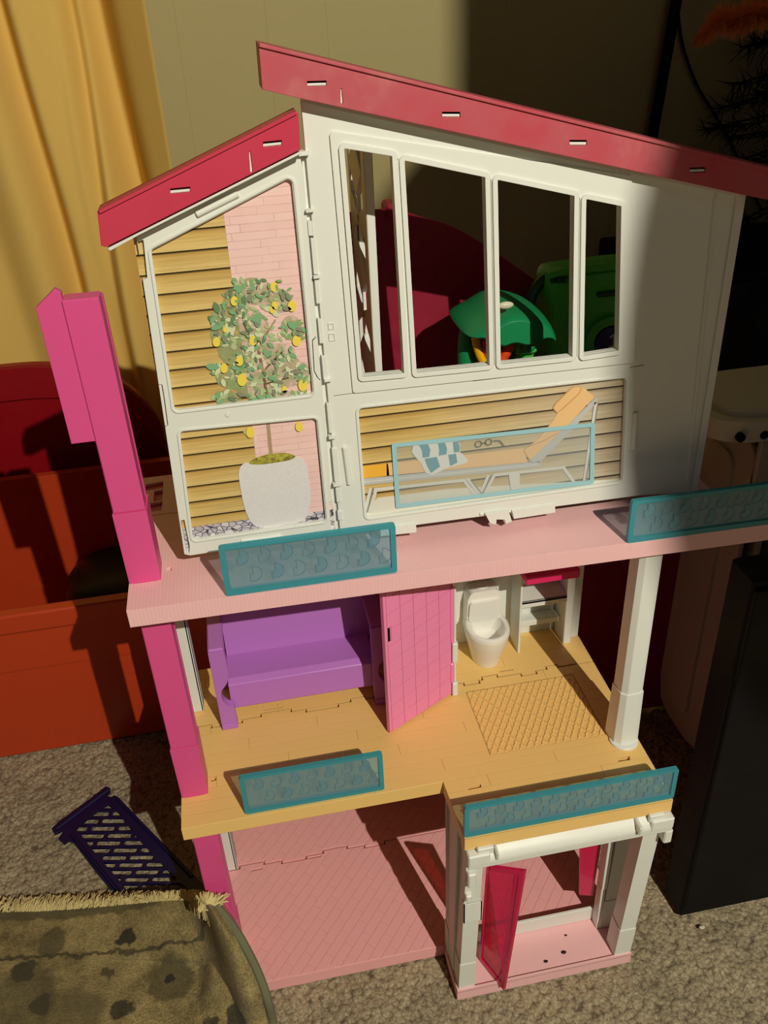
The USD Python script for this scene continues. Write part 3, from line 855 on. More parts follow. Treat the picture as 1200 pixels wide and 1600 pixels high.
SP('printed_towel', [(645, 696), (652, 692), (714, 688), (719, 694), (718, 706), (722, 708), (731, 719), (728, 723), (700, 730), (675, 741), (665, 738), (657, 722), (649, 714), (643, 706)], 'towel_white', 4)
for q in ([(654, 694), (668, 693), (672, 702), (670, 713), (660, 714), (659, 703)], [(684, 692), (695, 691), (698, 700), (697, 709), (685, 711), (686, 702)], [(707, 690), (715, 689), (718, 697), (717, 705), (709, 706)], [(663, 716), (682, 713), (687, 728), (673, 738), (667, 727)], [(700, 710), (712, 708), (714, 722), (703, 727)]):
    SP('printed_stripe', q, 'towel_teal', 5)
for cx, cy in ((747, 693), (763, 690)):
    o = Point(*XZ([(cx, cy)], YS)[0])
    pr('printed_sunglasses', o.buffer(.0036).difference(o.buffer(.0025)), 'glasses_print', 5, lp)
SL('printed_sunglasses', [[(771, 688), (780, 688), (787, 696)], [(752, 692), (759, 691)]], .0007, 'glasses_print', 5)
rect = Polygon(XZ([(611, 692), (929, 659), (927, 754), (618, 793)], YS))
pr('printed_tint', rect.buffer(-.003), 'print_tint', 6, lp)
pr('printed_glass_edge', rounded(list(rect.exterior.coords), .002).difference(rounded(list(rect.buffer(-.0042, join_style=2).exterior.coords), .001)), 'print_teal', 7, lp)

# ---------------------------------------------------------------- lattice side panel behind the windows
lt = node('lattice_panel', dh)
XL = .256
obj('lattice_post', cbox(XL - .001, XL + .007, .132, .150, Z2, .985, .0008), 'white_plastic', lt)
obj('lattice_post', cbox(XL, XL + .004, .224, .236, Z2, .985, .0008), 'white_plastic', lt)
obj('lattice_bar', cbox(XL, XL + .003, .185, .190, Z2, .985), 'white_plastic', lt)
YC_ = .1875
for k in range(4):
    zc = .668 + .093 * k
    obj('lattice_diamond', yz([(YC_ - .036, zc), (YC_, zc - .026), (YC_ + .036, zc), (YC_, zc + .026)], XL - .001, XL + .004), 'white_plastic', lt)
    zn = zc + .0465
    if zn < .98:
        obj('lattice_node', yz(unary_union([Polygon([(.150, zn - .017), (.150, zn + .017), (YC_, zn + .003), (.224, zn + .017), (.224, zn - .017), (YC_, zn - .003)])]), XL, XL + .003), 'white_plastic', lt)

# ---------------------------------------------------------------- roofs


def roof(name, front, slots_px, notch, yf, yb, extra=None, red='red_pink'):
    r = node(name, dh)
    P = Polygon(XZ(front, yf))
    cut = []
    for a, b in slots_px:
        cut.append(Polygon(XZ([(a[0], a[1] - 4), (b[0], b[1] - 4), (b[0], b[1] + 4), (a[0], a[1] + 4)], yf)))
    for q in notch:
        cut.append(Polygon(XZ(q, yf)))
    fascia = P.difference(unary_union(cut))
    obj('fascia', xz(fascia, yf, yf + .004), red, r)
    inner = P.buffer(-.0025, join_style=2)
    obj('roof_slab', xz(P.difference(inner), yf + .0039, yb), red, r)
    obj('roof_back', xz(P, yb - .004, yb), red, r)
    # top lip along the upper edge
    lip = LineString(XZ(extra, yf)).buffer(.0012, cap_style=2)
    obj('top_lip', xz(lip, yf - .0015, yf + .002), red, r)
    for a, b in slots_px:
        obj('slot_tab', xz(Polygon(XZ([(a[0], a[1] - .5), (b[0], b[1] - .5), (b[0], b[1] + 3.6), (a[0], a[1] + 3.6)], yf)), yf + .001, yf + .014), 'white_plastic', r)
    for q in notch:
        obj('slot_tab', xz(Polygon(XZ(q, yf)), yf + .001, yf + .014), 'white_plastic', r)
    return r


YR = 0.030
rl = roof('left_roof', [(152, 331), (463, 174), (466, 178), (469, 234), (166, 386), (158, 384)], [((266, 299), (297, 296)), ((411, 226), (440, 223))], [[(389, 238), (391, 236), (395, 268), (391, 270)]], YR, .052, [(155, 331), (462, 176)])
obj('eaves_board', xz(Polygon(XZ([(168, 388), (470, 236), (471, 240), (216, 368), (172, 392)], YR + .002)), YR + .002, YW + .02), 'white_plastic', rl)
rm = roof('main_roof', [(404, 68), (408, 68), (1290, 283), (1290, 330), (1164, 305), (977, 264), (474, 155), (410, 140)], [((480, 131), (510, 130)), ((691, 179), (719, 179)), ((890, 223), (917, 223)), ((1078, 266), (1102, 265))], [[(532, 138), (534, 138), (536, 162), (532, 161)]], YR, .062, [(405, 70), (1290, 286)], 'red_pink_sheen')
obj('eaves_board', xz(Polygon(XZ([(470, 150), (472, 160), (1164, 310), (1164, 303), (977, 263)], YR + .006)), YR + .006, YW + .004), 'white_plastic', rm)

# ---------------------------------------------------------------- teal balcony rails


def rail(x0, x1, y, z0, z1, y2=None, lab=None, scal=True, name='balcony_rail'):
    r = node(name, dh)
    if lab:
        r.SetCustomDataByKey('label', lab)
    L = x1 - x0
    ang = math.atan2((y2 if y2 is not None else y) - y, L)

    def put(t):
        t.apply_transform(trimesh.transformations.rotation_matrix(ang, (0, 0, 1)))
        t.apply_translation((x0, y, 0))
        return t
    o = rrect(0, L, z0, z1, .003)
    obj('rail_panel', put(xz(o.buffer(-.0005), .0012, .0026)), 'teal_panel', r)
    obj('rail_frame', put(xz(o.difference(rrect(.005, L - .005, z0 + .0055, z1 - .004, .002)), -.0004, .0044)), 'teal_frame', r)
    if scal:
        m = MB()
        h = z1 - z0
        n = int(L / .02)
        for row in (0, 1):
            for i in range(n):
                cx = .012 + (i + .25 + .5 * row) * (L - .02) / n
                cz = z0 + h * (.74 - .36 * row)
                a = Point(cx, cz).buffer(.0085).intersection(sbox(cx, cz - .02, cx + .02, cz + .02).union(sbox(cx - .003, cz - .02, cx, cz)))
                m.add(put(xz(a.difference(a.buffer(-.0006)).intersection(rrect(.005, L - .005, z0 + .0055, z1 - .004, .002)), .0003, .0013)))
                if (i + row) % 2 == 0:
                    m.add(put(xz(a.buffer(-.001).intersection(rrect(.005, L - .005, z0 + .0055, z1 - .004, .002)), .0006, .0013)))
        m.build('scallop_relief', 'teal_panel', r)
    return r


rail(.0885, .2455, .0005, Z2 + .0005, .6775, -.001)
rail(.467, .668, -.0085, Z2 + .0005, .671, -.0125)
rail(.0685, .2215, .0035, Z1 + .0005, .3875)
q = [W(724, 1252, -.078), W(726, 1309, -.078), W(1058, 1192, -.078), W(1054, 1236, -.078)]
rail(float(q[1][0]), .522, -.0765, Z1 + .0005, .376, -.0765)

# ---------------------------------------------------------------- entrance porch
po = node('entrance_porch', dh)
base = Polygon([(.2875, -.0615), (.5165, -.0605), (.519, .0035), (.2865, .0035)])
MB().add(xy(base, 0.0, .017)).add(xy(base.difference(base.buffer(-.0025, join_style=2)), .016, .0205)).build('porch_base', 'pink_deck', po)
MB().add(xy(Polygon([(.305, .0), (.49, .0), (.49, -.003), (.305, -.003)]), .016, .0175)).build('base_step', 'pink_deck', po)


def quad(p, y, w, d):
    x, z = float(p[0]), float(p[2])
    return [(x, y, z), (x + w, y, z), (x + w, y + d, z), (x, y + d, z)]


YPF = -.060


def post(bl, tl, w0, w1, y0, y1, d, zs, nm):
    """front-left edge from bl (x,z) to tl (x,z)"""
    pn = node(nm, po)
    f = (zs - bl[1]) / (tl[1] - bl[1])
    ms = (bl[0] + (tl[0] - bl[0]) * f, zs)
    ym = y0 + (y1 - y0) * f
    wm = w0 + (w1 - w0) * f
    c = lambda p, y, w, e: [(p[0] - e, y - e, p[1]), (p[0] + w + e, y - e, p[1]), (p[0] + w + e, y + d + e, p[1]), (p[0] - e, y + d + e, p[1])]
    obj('post_sleeve', loft(c(bl, y0, w0, .0008), c(ms, ym, wm, .0008)), 'white_plastic', pn)
    obj('post_shaft', loft(c(ms, ym, wm, 0), c(tl, y1, w1, 0)), 'white_plastic', pn)
    return pn


zt = Z1 - .0185
# the posts lean a little with the porch
fl = post((.2905, .0175), (.2945, zt - .004), .019, .019, -.058, -.074, .022, .075, 'porch_post')
fr_ = post((.4945, .0175), (.4985, zt - .004), .020, .020, -.058, -.072, .022, .075, 'porch_post')
brp = post((.4925, .0175), (.4985, zt), .022, .022, -.018, -.022, .016, .075, 'porch_post')
blp = post((.2885, .0175), (.2895, zt), .014, .014, -.014, -.02, .016, .075, 'porch_post')
MB().add(loft([(.2885, -.036, .0175), (.2885, .0, .0175), (.2905, .0, .0175), (.2905, -.036, .0175)], [(.2895, -.052, zt), (.2895, .0, zt), (.2915, .0, zt), (.2915, -.052, zt)])).build('porch_side_wall', 'white_plastic', po)
# lintel with its mouldings
lint = yz(Polygon([(-.079, zt - .006), (-.073, zt + .0002), (-.045, zt + .0002), (-.045, zt - .012), (-.079, zt - .012), (-.0805, zt - .009)]), .294, .5205)
lint = yz(spline([(-.085, zt - .024), (-.0845, zt - .012), (-.074, zt - .002), (-.066, zt - .0002)], 5, False).tolist() + [(-.045, zt - .0002), (-.045, zt - .022), (-.080, zt - .024)], .293, .5215)
MB().add(lint).build('lintel', 'white_plastic', po)
for x0, x1 in ((.2925, .3165), (.496, .5225)):
    obj('lintel_end', cbox(x0, x1, -.0865, -.062, zt - .018, zt - .002, .0015), 'white_plastic', po)
for x0, x1 in ((.303, .321), (.494, .512)):
    obj('clip_plate', cbox(x0, x1, -.0835, -.078, zt - .006, zt + .004, .0012), 'white_plastic', po)
obj('clip_fin', cbox(.4795, .4835, -.092, -.07, zt - .0135, zt - .001, .0015), 'white_plastic', po)
obj('clip_fin', cbox(.3225, .3255, -.0885, -.07, zt - .0135, zt - .001, .0015), 'white_plastic', po)
obj('clip_block', cbox(.5165, .5265, -.082, -.068, .262, .283, .0015), 'white_plastic', po)
obj('clip_block', cbox(.2945, .304, -.0795, -.07, .247, .270, .0015), 'white_plastic', po)
obj('clip_block', cbox(.2935, .301, -.075, -.066, .216, .227, .0015), 'white_plastic', po)
m = MB()
sx, sy, sz = .2925, -.0705, .172
m.add(cbox(sx, sx + .021, sy, sy + .001, sz, sz + .0345, 0)).add(cbox(sx, sx + .0012, sy, sy + .008, sz, sz + .0345)).add(cbox(sx + .0198, sx + .021, sy, sy + .008, sz, sz + .0345))
m.build('letter_box', 'white_plastic', po)
MB().add(cbox(.306, .493, -.004, .0, .0176, .0415, .0006)).build('threshold', 'white_plastic', po)
obj('jamb', cbox(.4865, .4935, -.019, -.004, .10, zt - .002, .0006), 'white_plastic', po)
obj('jamb', cbox(.4865, .4925, -.018, -.004, .0176, .10, .0006), 'white_plastic', po)
# translucent pink door leaf, open
dl = node('porch_door', po)
h0 = [W(761, 1352, -.062), W(752, 1493, -.056)]
a = np.array([.3135, -.048]); b = np.array([.3375, -.0735])
HT = G(0, 0, 0)
pa0, pa1 = (.3125, -.040, .021), (.3165, -.052, zt - .010)
pb0, pb1 = (.3385, -.079, .021), (.351, -.088, .262)


def slab(c, t):
    c = [np.array(q, float) for q in c]
    n = np.cross(c[1] - c[0], c[3] - c[0]); n /= np.linalg.norm(n)
    return loft([q for q in c], [q + n * t for q in c])


q00, q01, q11, q10 = [np.array(x) for x in (G(752, 1497, .020), W(764, 1352, -.058), W(824, 1358, -.080), G(790, 1545, .020))]
q01 = W(764, 1350, -.056); q11 = W(823, 1358, -.078)
cs = [q00, q10, q11, q01]
obj('door_leaf', slab(cs, .0016), 'pink_clear', dl)
edge = lambda s, t: q00 * (1 - s) * (1 - t) + q10 * s * (1 - t) + q11 * s * t + q01 * (1 - s) * t
fr2 = MB()
for s0, s1, t0, t1 in ((0, .06, 0, 1), (.88, 1, 0, 1), (.06, .88, 0, .035), (.06, .88, .965, 1), (.78, .81, .04, .96)):
    fr2.add(slab([edge(s0, t0) , edge(s1, t0), edge(s1, t1), edge(s0, t1)], .0034))
fr2.build('door_frame', 'pink_clear_frame', dl)
wv = MB()
nrm = np.cross(q10 - q00, q01 - q00); nrm /= np.linalg.norm(nrm)
for i in range(9):
    t0 = .06 + i * .1
    for j in range(3):
        s0 = .08 + j * .23
        path = [edge(s0 + .23 * u, t0 + .05 * math.sin(math.pi * u * 1.0) + .03 * math.sin(2 * math.pi * u)) - nrm * .0004 for u in np.linspace(0, 1, 8)]
        wv.add(tube(path, .0005, 5))
wv.build('wave_relief', 'pink_clear_frame', dl)
obj('door_knob', (lambda t: (t.apply_translation(edge(.86, .47) - nrm * .002), t)[1])(trimesh.creation.icosphere(2, .003)), 'pink_clear_frame', dl)
# inner red-pink side door at the back right
MB().add(loft([(.470, .006, .06), (.486, .001, .06), (.486, .003, .06), (.470, .009, .06)], [(.455, .010, .300), (.4885, -.002, .300), (.4885, .0, .300), (.455, .013, .300)])).build('inner_door', 'pink_clear_frame', po)

# ================================================================== furniture in the dollhouse
so = thing('toy_sofa', 'glossy purple plastic toy sofa standing in the middle room of the dollhouse', 'toy sofa')
seat = yz(rounded([(.148, .348), (.150, .384), (.158, .389), (.205, .3905), (.205, .352), (.19, .348)], .003), .063, .2385)
obj('seat', seat, 'purple', so)
back = yz(rounded([(.1985, .389), (.2135, .475), (.2155, .50), (.2195, .50), (.2185, .475), (.2045, .385)], .0015), .0635, .250)
obj('backrest', back, 'purple', so)


def sofa_leg(x0, x1):
    pr_ = [(.1335, .3303), (.1335, .338), (.1345, .342), (.138, .352), (.1365, .37), (.134, .40), (.1335, .448), (.136, .452), (.150, .452), (.150, .446), (.1475, .40), (.1445, .37), (.1455, .352), (.149, .342), (.150, .338), (.150, .3303)]
    return yz(pr_, x0, x1)


# seen from the front the leg is waisted
def leg_front(cx):
    l = spline([(.0085, .450), (.0092, .432), (.0090, .418), (.0060, .403), (-.0015, .392), (-.0032, .384), (-.0020, .374), (.0030, .366), (.0090, .363)], 5).tolist()
    q = Polygon([(cx + a, b) for a, b in [(-.0092, .3303), (-.0092, .450)] + l + [(.0095, .3303)]])
    return xz(q, .135, .147)


for cx in (.0575, .2445):
    obj('leg', leg_front(cx), 'purple', so)
    obj('foot', cbox(cx - .0092, cx + .0097, .1335, .1475, .3303, .3385, .0006), 'purple', so)
    obj('armrest', cbox(cx - .0095, cx + .0085, .137, .214, .446, .453, .0015), 'purple', so)
    obj('rear_leg', cbox(cx - .007, cx + .007, .206, .216, .3303, .447, .0008), 'purple', so)

to = thing('toy_toilet', 'white toy toilet with open bowl and domed tank, beside the pink hinged door', 'toy toilet')
TX, TY = .391, .163
rings = []
for k, (z, rx, ry, cy) in enumerate([(0, .0185, .0255, .1905), (.006, .0195, .027, .1905), (.02, .0225, .030, .189), (.035, .0262, .0335, .187), (.047, .0285, .035, .186), (.0515, .0285, .035, .186), (.053, .0265, .033, .186), (.0525, .022, .026, .183), (.046, .0195, .023, .183), (.036, .016, .019, .184), (.032, .008, .010, .186), (.0315, .0005, .0005, .187)]):
    a = np.linspace(0, 2 * math.pi, 49)[:-1]
    rings.append(np.column_stack([TX + rx * np.cos(a), cy + ry * np.sin(a), np.full(48, Z1 + .0005 + z)]))
v = np.vstack(rings + [[[TX, .190, Z1 + .0005]]])
f = []
for k in range(len(rings) - 1):
    for i in range(48):
        a, b = k * 48 + i, k * 48 + (i + 1) % 48
        f += [(a, b, b + 48), (a, b + 48, a + 48)]
for i in range(48):
    f.append((len(v) - 1, (i + 1) % 48, i))
bowl = trimesh.Trimesh(v, f, process=False); bowl.fix_normals()
obj('bowl', bowl, 'ceramic_white', to)
th = np.linspace(0, 2 * math.pi, 41)[:-1]
obj('seat_ring', tube([(TX + .0245 * math.cos(t), .1845 + .030 * math.sin(t), Z1 + .0535) for t in th], .0035, 10, True), 'ceramic_white', to)
tank = xz(rounded([(TX - .0235, Z1 + .03), (TX + .0235, Z1 + .03), (TX + .0215, Z1 + .088), (TX + .017, Z1 + .0985), (TX - .017, Z1 + .0985), (TX - .0215, Z1 + .088)], .006), .199, .2200)
obj('tank', tank, 'ceramic_white', to)
obj('tank_front', xz(rounded([(TX - .0215, Z1 + .055), (TX + .0215, Z1 + .055), (TX + .0195, Z1 + .085), (TX - .0195, Z1 + .085)], .004), .1945, .200), 'ceramic_white', to)
bt = Point(0, 0).buffer(.0075); import shapely.affinity as aff
obj('flush_button', xy(aff.translate(aff.scale(bt, 1, .5), TX, .209), Z1 + .0975, Z1 + .1002), 'ceramic_white', to)
for s in (-1, 1):
    obj('seat_hinge', cbox(TX + s * .020 - .003, TX + s * .020 + .003, .197, .2015, Z1 + .052, Z1 + .062, .0008), 'ceramic_white', to)

# ================================================================== toys behind the windows (standing on the upper deck)
YT = .16
dn = thing('dinosaur_toy', 'green beaked toy with yellow and orange hoops, seen through the dollhouse windows', 'toy')
head = puff(Polygon(spline(XZ([(710, 504), (722, 494), (740, 484), (765, 469), (785, 464), (806, 466), (830, 474), (846, 490), (852, 513), (845, 516), (828, 512), (812, 520), (795, 522), (780, 519), (765, 524), (748, 519), (733, 511), (718, 510)], YT), 4, True)).buffer(0), YT - .05, YT + .045, 10, .7)
obj('head_shell', head, 'toy_green', dn)
for sx_ in (0,):
    c = W(790, 477, YT - .045)
    t = trimesh.creation.icosphere(2, .006); t.apply_scale((1.3, .5, .6)); t.apply_translation(c)
    obj('eye', t, 'cream', dn)
p0 = W(726, 514, YT); pz = float(p0[2])
obj('neck', lathe([(0, Z2 + .0003), (.010, Z2 + .0003), (.011, pz - .05), (.008, pz - .045), (.0095, pz - .03), (.0085, pz - .012), (.006, pz + .006), (0, pz + .006)], 24), 'toy_green', dn)
stage.GetPrimAtPath(str(dn.GetPath()) + '/neck')
UsdGeom.Xformable(stage.GetPrimAtPath(str(dn.GetPath()) + '/neck')).AddTranslateOp().Set(Gf.Vec3d(float(p0[0]) + .002, YT, 0))


def hoop(pts, r, m, nm):
    P = spline([W(a, b, YT - .02) for a, b in pts], 6)
    obj(nm, tube(P, r, 12), m, dn)


hoop([(741, 515), (745, 540), (752, 560), (764, 577), (775, 600)], .0042, 'toy_yellow', 'hoop')
hoop([(757, 530), (759, 548), (768, 566), (775, 590)], .0034, 'toy_orange', 'hoop')
hoop([(798, 518), (797, 538), (788, 556), (776, 572), (770, 600)], .0050, 'toy_orange', 'hoop')
pg = W(819, 534, YT - .01)
obj('peg', cbox(float(pg[0]) - .011, float(pg[0]) + .011, YT - .02, YT + .005, float(pg[2]) - .010, float(pg[2]) + .011, .002), 'toy_lime', dn)
t = trimesh.creation.icosphere(2, .0075); t.apply_translation((float(pg[0]), YT - .021, float(pg[2]))); obj('peg_dome', t, 'toy_green', dn)
obj('peg_stem', xz(Polygon([(float(pg[0]) - .008, float(pg[2]) - .010), (float(pg[0]) + .010, float(pg[2]) - .010), (float(pg[0]) + .006, Z2 + .0003), (float(pg[0]) + .001, Z2 + .0003)]), YT - .012, YT - .004), 'toy_lime', dn)
obj('body', puff(Polygon(XZ([(742, 535), (800, 528), (826, 545), (836, 600), (745, 612)], YT + .02)).buffer(-.001), YT + .005, YT + .04, 6, .5), 'toy_dark_green', dn)

YG = .20
tr = thing('number_toy', 'lime green chunky toy with a blue round number sign, behind the last window', 'toy')
body = Polygon(XZ([(846, 540), (852, 440), (857, 424), (876, 419), (960, 408), (1010, 404), (1022, 430), (1010, 560), (1002, 612), (850, 628)], YG))
zcut = sbox(-1, Z2 + .0003, 2, 2)
obj('body', puff(rounded(list(body.intersection(zcut).exterior.coords), .004), YG - .012, YG + .04, 6, .25), 'toy_lime', tr)
obj('top_rim', xz(rounded(XZ([(855, 425), (876, 419), (1008, 404), (1010, 414), (876, 429), (857, 434)], YG - .014), .001), YG - .018, YG - .008), 'toy_lime', tr)
for k in range(3):
    p0 = W(864 + 9 * k, 434, YG - .014)
    obj('rim_slot', cbox(float(p0[0]) - .002, float(p0[0]) + .002, YG - .0165, YG - .011, float(p0[2]) - .005, float(p0[2]) + .001), 'toy_dark_green', tr)
c = W(951, 532, YG - .016)
cx_, cz_ = float(c[0]), float(c[2])
disc = Point(cx_, cz_).buffer(.0155, 24)
obj('round_sign', xz(disc, YG - .019, YG - .009), 'toy_blue', tr)
obj('arch', xz(Point(cx_, cz_).buffer(.027, 24).difference(Point(cx_, cz_).buffer(.0175, 24)).intersection(sbox(-1, cz_ - .012, 2, 2)), YG - .019, YG - .009), 'toy_lime', tr)
tx = meshkit.text_mesh('1', .015, .001)
tx.apply_translation((-.003, -.007, 0)); tx.apply_transform(MAP_XZ); tx.apply_translation((cx_, YG - .019, cz_))
obj('numeral', tx, 'cream', tr)
p0 = W(955, 458, YG - .012)
obj('handle_slot', cbox(float(p0[0]) - .016, float(p0[0]) + .016, YG - .0165, YG - .010, float(p0[2]) - .002, float(p0[2]) + .003, .001), 'toy_dark_green', tr)
arm = spline([W(a, b, YG + .01) for a, b in ((826, 478), (834, 456), (846, 440), (858, 432))], 6)
obj('arm', tube(arm, .006, 10), 'toy_dark_green', tr)

# ================================================================== around the dollhouse
# pop-up tent
te = thing('play_tent', 'burgundy fabric pop-up play tent standing behind the dollhouse', 'tent')
out = [(.12, 0.0), (.115, .35), (.12, .70), (.15, .84), (.20, .884), (.259, .887), (.304, .887), (.33, .878), (.374, .86), (.428, .823), (.50, .765), (.58, .68), (.70, .52), (.775, .38), (.80, .26), (.80, .16), (.782, .055), (.76, 0.0)]
o2 = np.array(spline(out, 6))
y0, y1 = .355, .47


def lean(x, z):
    a = np.clip((np.asarray(z) - .42) / .24, 0, 1); b = np.clip((.62 - np.asarray(x)) / .10, 0, 1)
    return -.085 * a * a * (3 - 2 * a) * b

ns = 14
v, f = [], []
N = len(o2)
cxz = np.array([.45, .3])
for j in range(ns + 1):
    t = j / ns
    sc = 1.0 - .10 * math.sin(math.pi * t) * (1 - .3 * t)
    q = cxz + (o2 - cxz) * np.array([sc, sc])
    q[:, 1] = np.maximum(q[:, 1] * (1 - .22 * t), 0.002)
    v += [(a, y0 + (y1 - y0) * t + float(lean(a, b)) * (1 - t), b) for a, b in q]
for j in range(ns):
    for i in range(N - 1):
        a = j * N + i
        f += [(a, a + N, a + N + 1), (a, a + N + 1, a + 1)]
v = np.array(v)
side = trimesh.Trimesh(v, f, process=False)
# front cloth: a grid filled inside the outline with slack folds
poly = Polygon(o2)
tri = trimesh.creation.triangulate_polygon(poly, engine='earcut')
fx = np.array(tri[0]); ff = np.array(tri[1])
front = trimesh.Trimesh(np.column_stack([fx[:, 0], np.full(len(fx), y0), fx[:, 1]]), ff, process=False)
for _ in range(5):
    front = front.subdivide()
    if len(front.faces) > 9000:
        break
P = front.vertices.copy()
d_edge = np.array([poly.exterior.distance(Point(a, b)) for a, b in zip(P[:, 0], P[:, 2])])
amp = np.minimum(d_edge / .08, 1)
P[:, 1] += lean(P[:, 0], P[:, 2])
P[:, 1] += amp * (.03 * (meshkit.noise(np.column_stack([P[:, 0] * 9 + P[:, 2] * 2, P[:, 2] * 3.0, P[:, 0] * 0]), 5) - .4) + .02 * np.minimum(np.abs(P[:, 0] - .304) / .12, 1))
front.vertices = P
obj('tent_front', front, 'tent_cloth', te, True)
obj('tent_side', side, 'tent_cloth', te, True)
obj('hoop_piping', tube([(a, y0, max(b, .006)) for a, b in o2 if a > .60], .006, 8), 'tent_piping', te)
obj('ridge_tab', cbox(.297, .311, y0 - .089, y0 - .06, .876, .892, .003), 'tent_cloth', te)

# orange storage tub
ot = thing('storage_tub', 'scuffed orange plastic storage tub, open on top, on the carpet behind the dollhouse', 'storage tub')
bx0, bx1, by0, by1, bz = -.86, .06, .492, .915, .305
m = MB()


def wallq(a, b, t):
    """wall sheet between bottom edge a and top edge b (2 points each), thickness t inward"""
    return loft(a[0], a[1])


def ring(x0, x1, y0, y1, z):
    return rrect(x0, x1, y0, y1, .035), z


def shell(levels, t=.004):
    """lofted open box of rounded rectangles"""
    vs, fs = [], []
    n = 64
    for (x0, x1, y0_, y1_, z) in levels:
        e = rrect(x0, x1, y0_, y1_, .03).exterior
        vs.append(np.array([(e.interpolate(k / n * e.length).x, e.interpolate(k / n * e.length).y, z) for k in range(n)]))
    for k in range(len(levels) - 1):
        for i in range(n):
            a, b = k * n + i, k * n + (i + 1) % n
            fs += [(a, b, b + n), (a, b + n, a + n)]
    v = np.vstack(vs + [vs[0].mean(0)[None], vs[-1].mean(0)[None]])
    for i in range(n):
        fs.append((len(v) - 2, (i + 1) % n, i))
        fs.append((len(v) - 1, (len(levels) - 1) * n + i, (len(levels) - 1) * n + (i + 1) % n))
    t_ = trimesh.Trimesh(v, fs, process=False)
    t_.fix_normals()
    return t_


lv = [(bx0 + .03, bx1 - .03, by0 + .0, by1 - .03, .001), (bx0 + .02, bx1 - .02, by0 - .004, by1 - .02, .10), (bx0 + .014, bx1 - .014, by0 - .007, by1 - .014, .185), (bx0 + .008, bx1 - .008, by0 - .012, by1 - .008, .188), (bx0 + .006, bx1 - .006, by0 - .014, by1 - .006, .268), (bx0 - .004, bx1 + .004, by0 - .024, by1 + .006, .271), (bx0 - .006, bx1 + .006, by0 - .026, by1 + .008, bz - .003), (bx0 - .004, bx1 + .004, by0 - .024, by1 + .006, bz),
      (bx0 + .012, bx1 - .012, by0 - .008, by1 - .010, bz), (bx0 + .016, bx1 - .016, by0 - .002, by1 - .014, .27), (bx0 + .026, bx1 - .026, by0 + .006, by1 - .026, .19), (bx0 + .03, bx1 - .03, by0 + .009, by1 - .03, .17), (bx0 + .045, bx1 - .045, by0 + .016, by1 - .045, .006)]
obj('tub_body', shell(lv), 'orange_tub', ot)
obj('tub_rib', cbox(bx0 + .05, bx1 - .06, by0 - .0155, by0 - .010, .262, .268, .001), 'orange_tub', ot)

bk_ = thing('black_toy_case', 'black rounded toy lying inside the orange tub, half hidden by the pink pillar', 'toy')
c = W(160, 880, .80)
t = trimesh.creation.icosphere(4, 1.0)
vv = t.vertices
vv = np.sign(vv) * np.abs(vv) ** .72
vv[:, 2] = np.where(vv[:, 2] > 0, vv[:, 2], vv[:, 2])
t.vertices = vv * (.112, .10, .075) + (-.150, .80, .084)
obj('case_shell', t, 'dark_shell', bk_, True)
obj('case_strap', tube(spline([(-.235, .76, .12), (-.22, .72, .14), (-.17, .70, .145), (-.12, .695, .14)], 6), .008, 10), 'black_plastic', bk_)

# red tub standing on its side against the curtain
rt = thing('red_tub', 'dark red round-topped plastic tub standing behind the orange tub', 'tub')
rp = [(-.62, .0), (-.62, .30), (-.585, .40), (-.52, .465), (-.42, .492), (-.31, .499), (-.22, .493), (-.15, .472), (-.095, .435), (-.060, .38), (-.045, .30), (-.045, 0)]
o = Polygon(spline(rp, 5)).buffer(0)
obj('tub_shell', xz(o, .985, 1.003), 'red_tub', rt)
rim = o.difference(aff.translate(o, 0, -.062).buffer(-.004))
rim = o.difference(o.buffer(-.06)).intersection(sbox(-1, .35, 1, 1))
obj('tub_rim', xz(o.difference(aff.translate(o, 0, -.066)).buffer(-.001), .978, .987), 'red_tub', rt)

# curtain
cu = thing('curtain', 'mustard yellow curtain hanging in deep folds beside the beige wall', 'curtain')
xs = np.linspace(-1.25, .052, 420)


def fold(x, z):
    """how far the cloth stands out: broad rounds with sharp creases between them"""
    y = 0.055 + 0 * x
    for c_, w, a in ((-.188, .010, .050), (-.124, .012, .018), (-.094, .008, .030), (-.022, .013, .062), (-.30, .03, .03), (-.40, .012, .05), (-.52, .02, .04), (-.62, .012, .05), (-.78, .012, .05), (-.95, .012, .05), (-1.1, .012, .05)):
        cc = c_ + .012 * math.sin(5 * z + 40 * c_)
        u = x - cc
        # gentle on one side, steep on the other
        y = y - a * np.where(u > 0, np.exp(-(u / (w * 1.5)) ** 2), np.exp(-(u / (w * 3.4)) ** 2))
    y = y + np.clip((x + .012) / .062, 0, 1) * .055
    return y


zs_ = np.linspace(.02, 2.3, 60)
v = []
for z in zs_:
    for x in xs:
        v.append((x, 1.20 - 1.25 * fold(x, z) + .004 * math.sin(9 * z + x * 14), z))
f = []
n = len(xs)
for j in range(len(zs_) - 1):
    for i in range(n - 1):
        a = j * n + i
        f += [(a, a + 1, a + n + 1), (a, a + n + 1, a + n)]
ct = trimesh.Trimesh(np.array(v), f, process=False)
ct2 = ct.copy(); ct2.vertices = ct2.vertices + (0, .004, 0); ct2.invert()
obj('curtain_cloth', trimesh.util.concatenate([ct, ct2]), 'curtain_cloth', cu, True)
obj('curtain_rod', tube([(-1.3, 1.215, 2.32), (-.6, 1.215, 2.32), (.08, 1.215, 2.32)], .012, 14), 'dark_steel', cu)

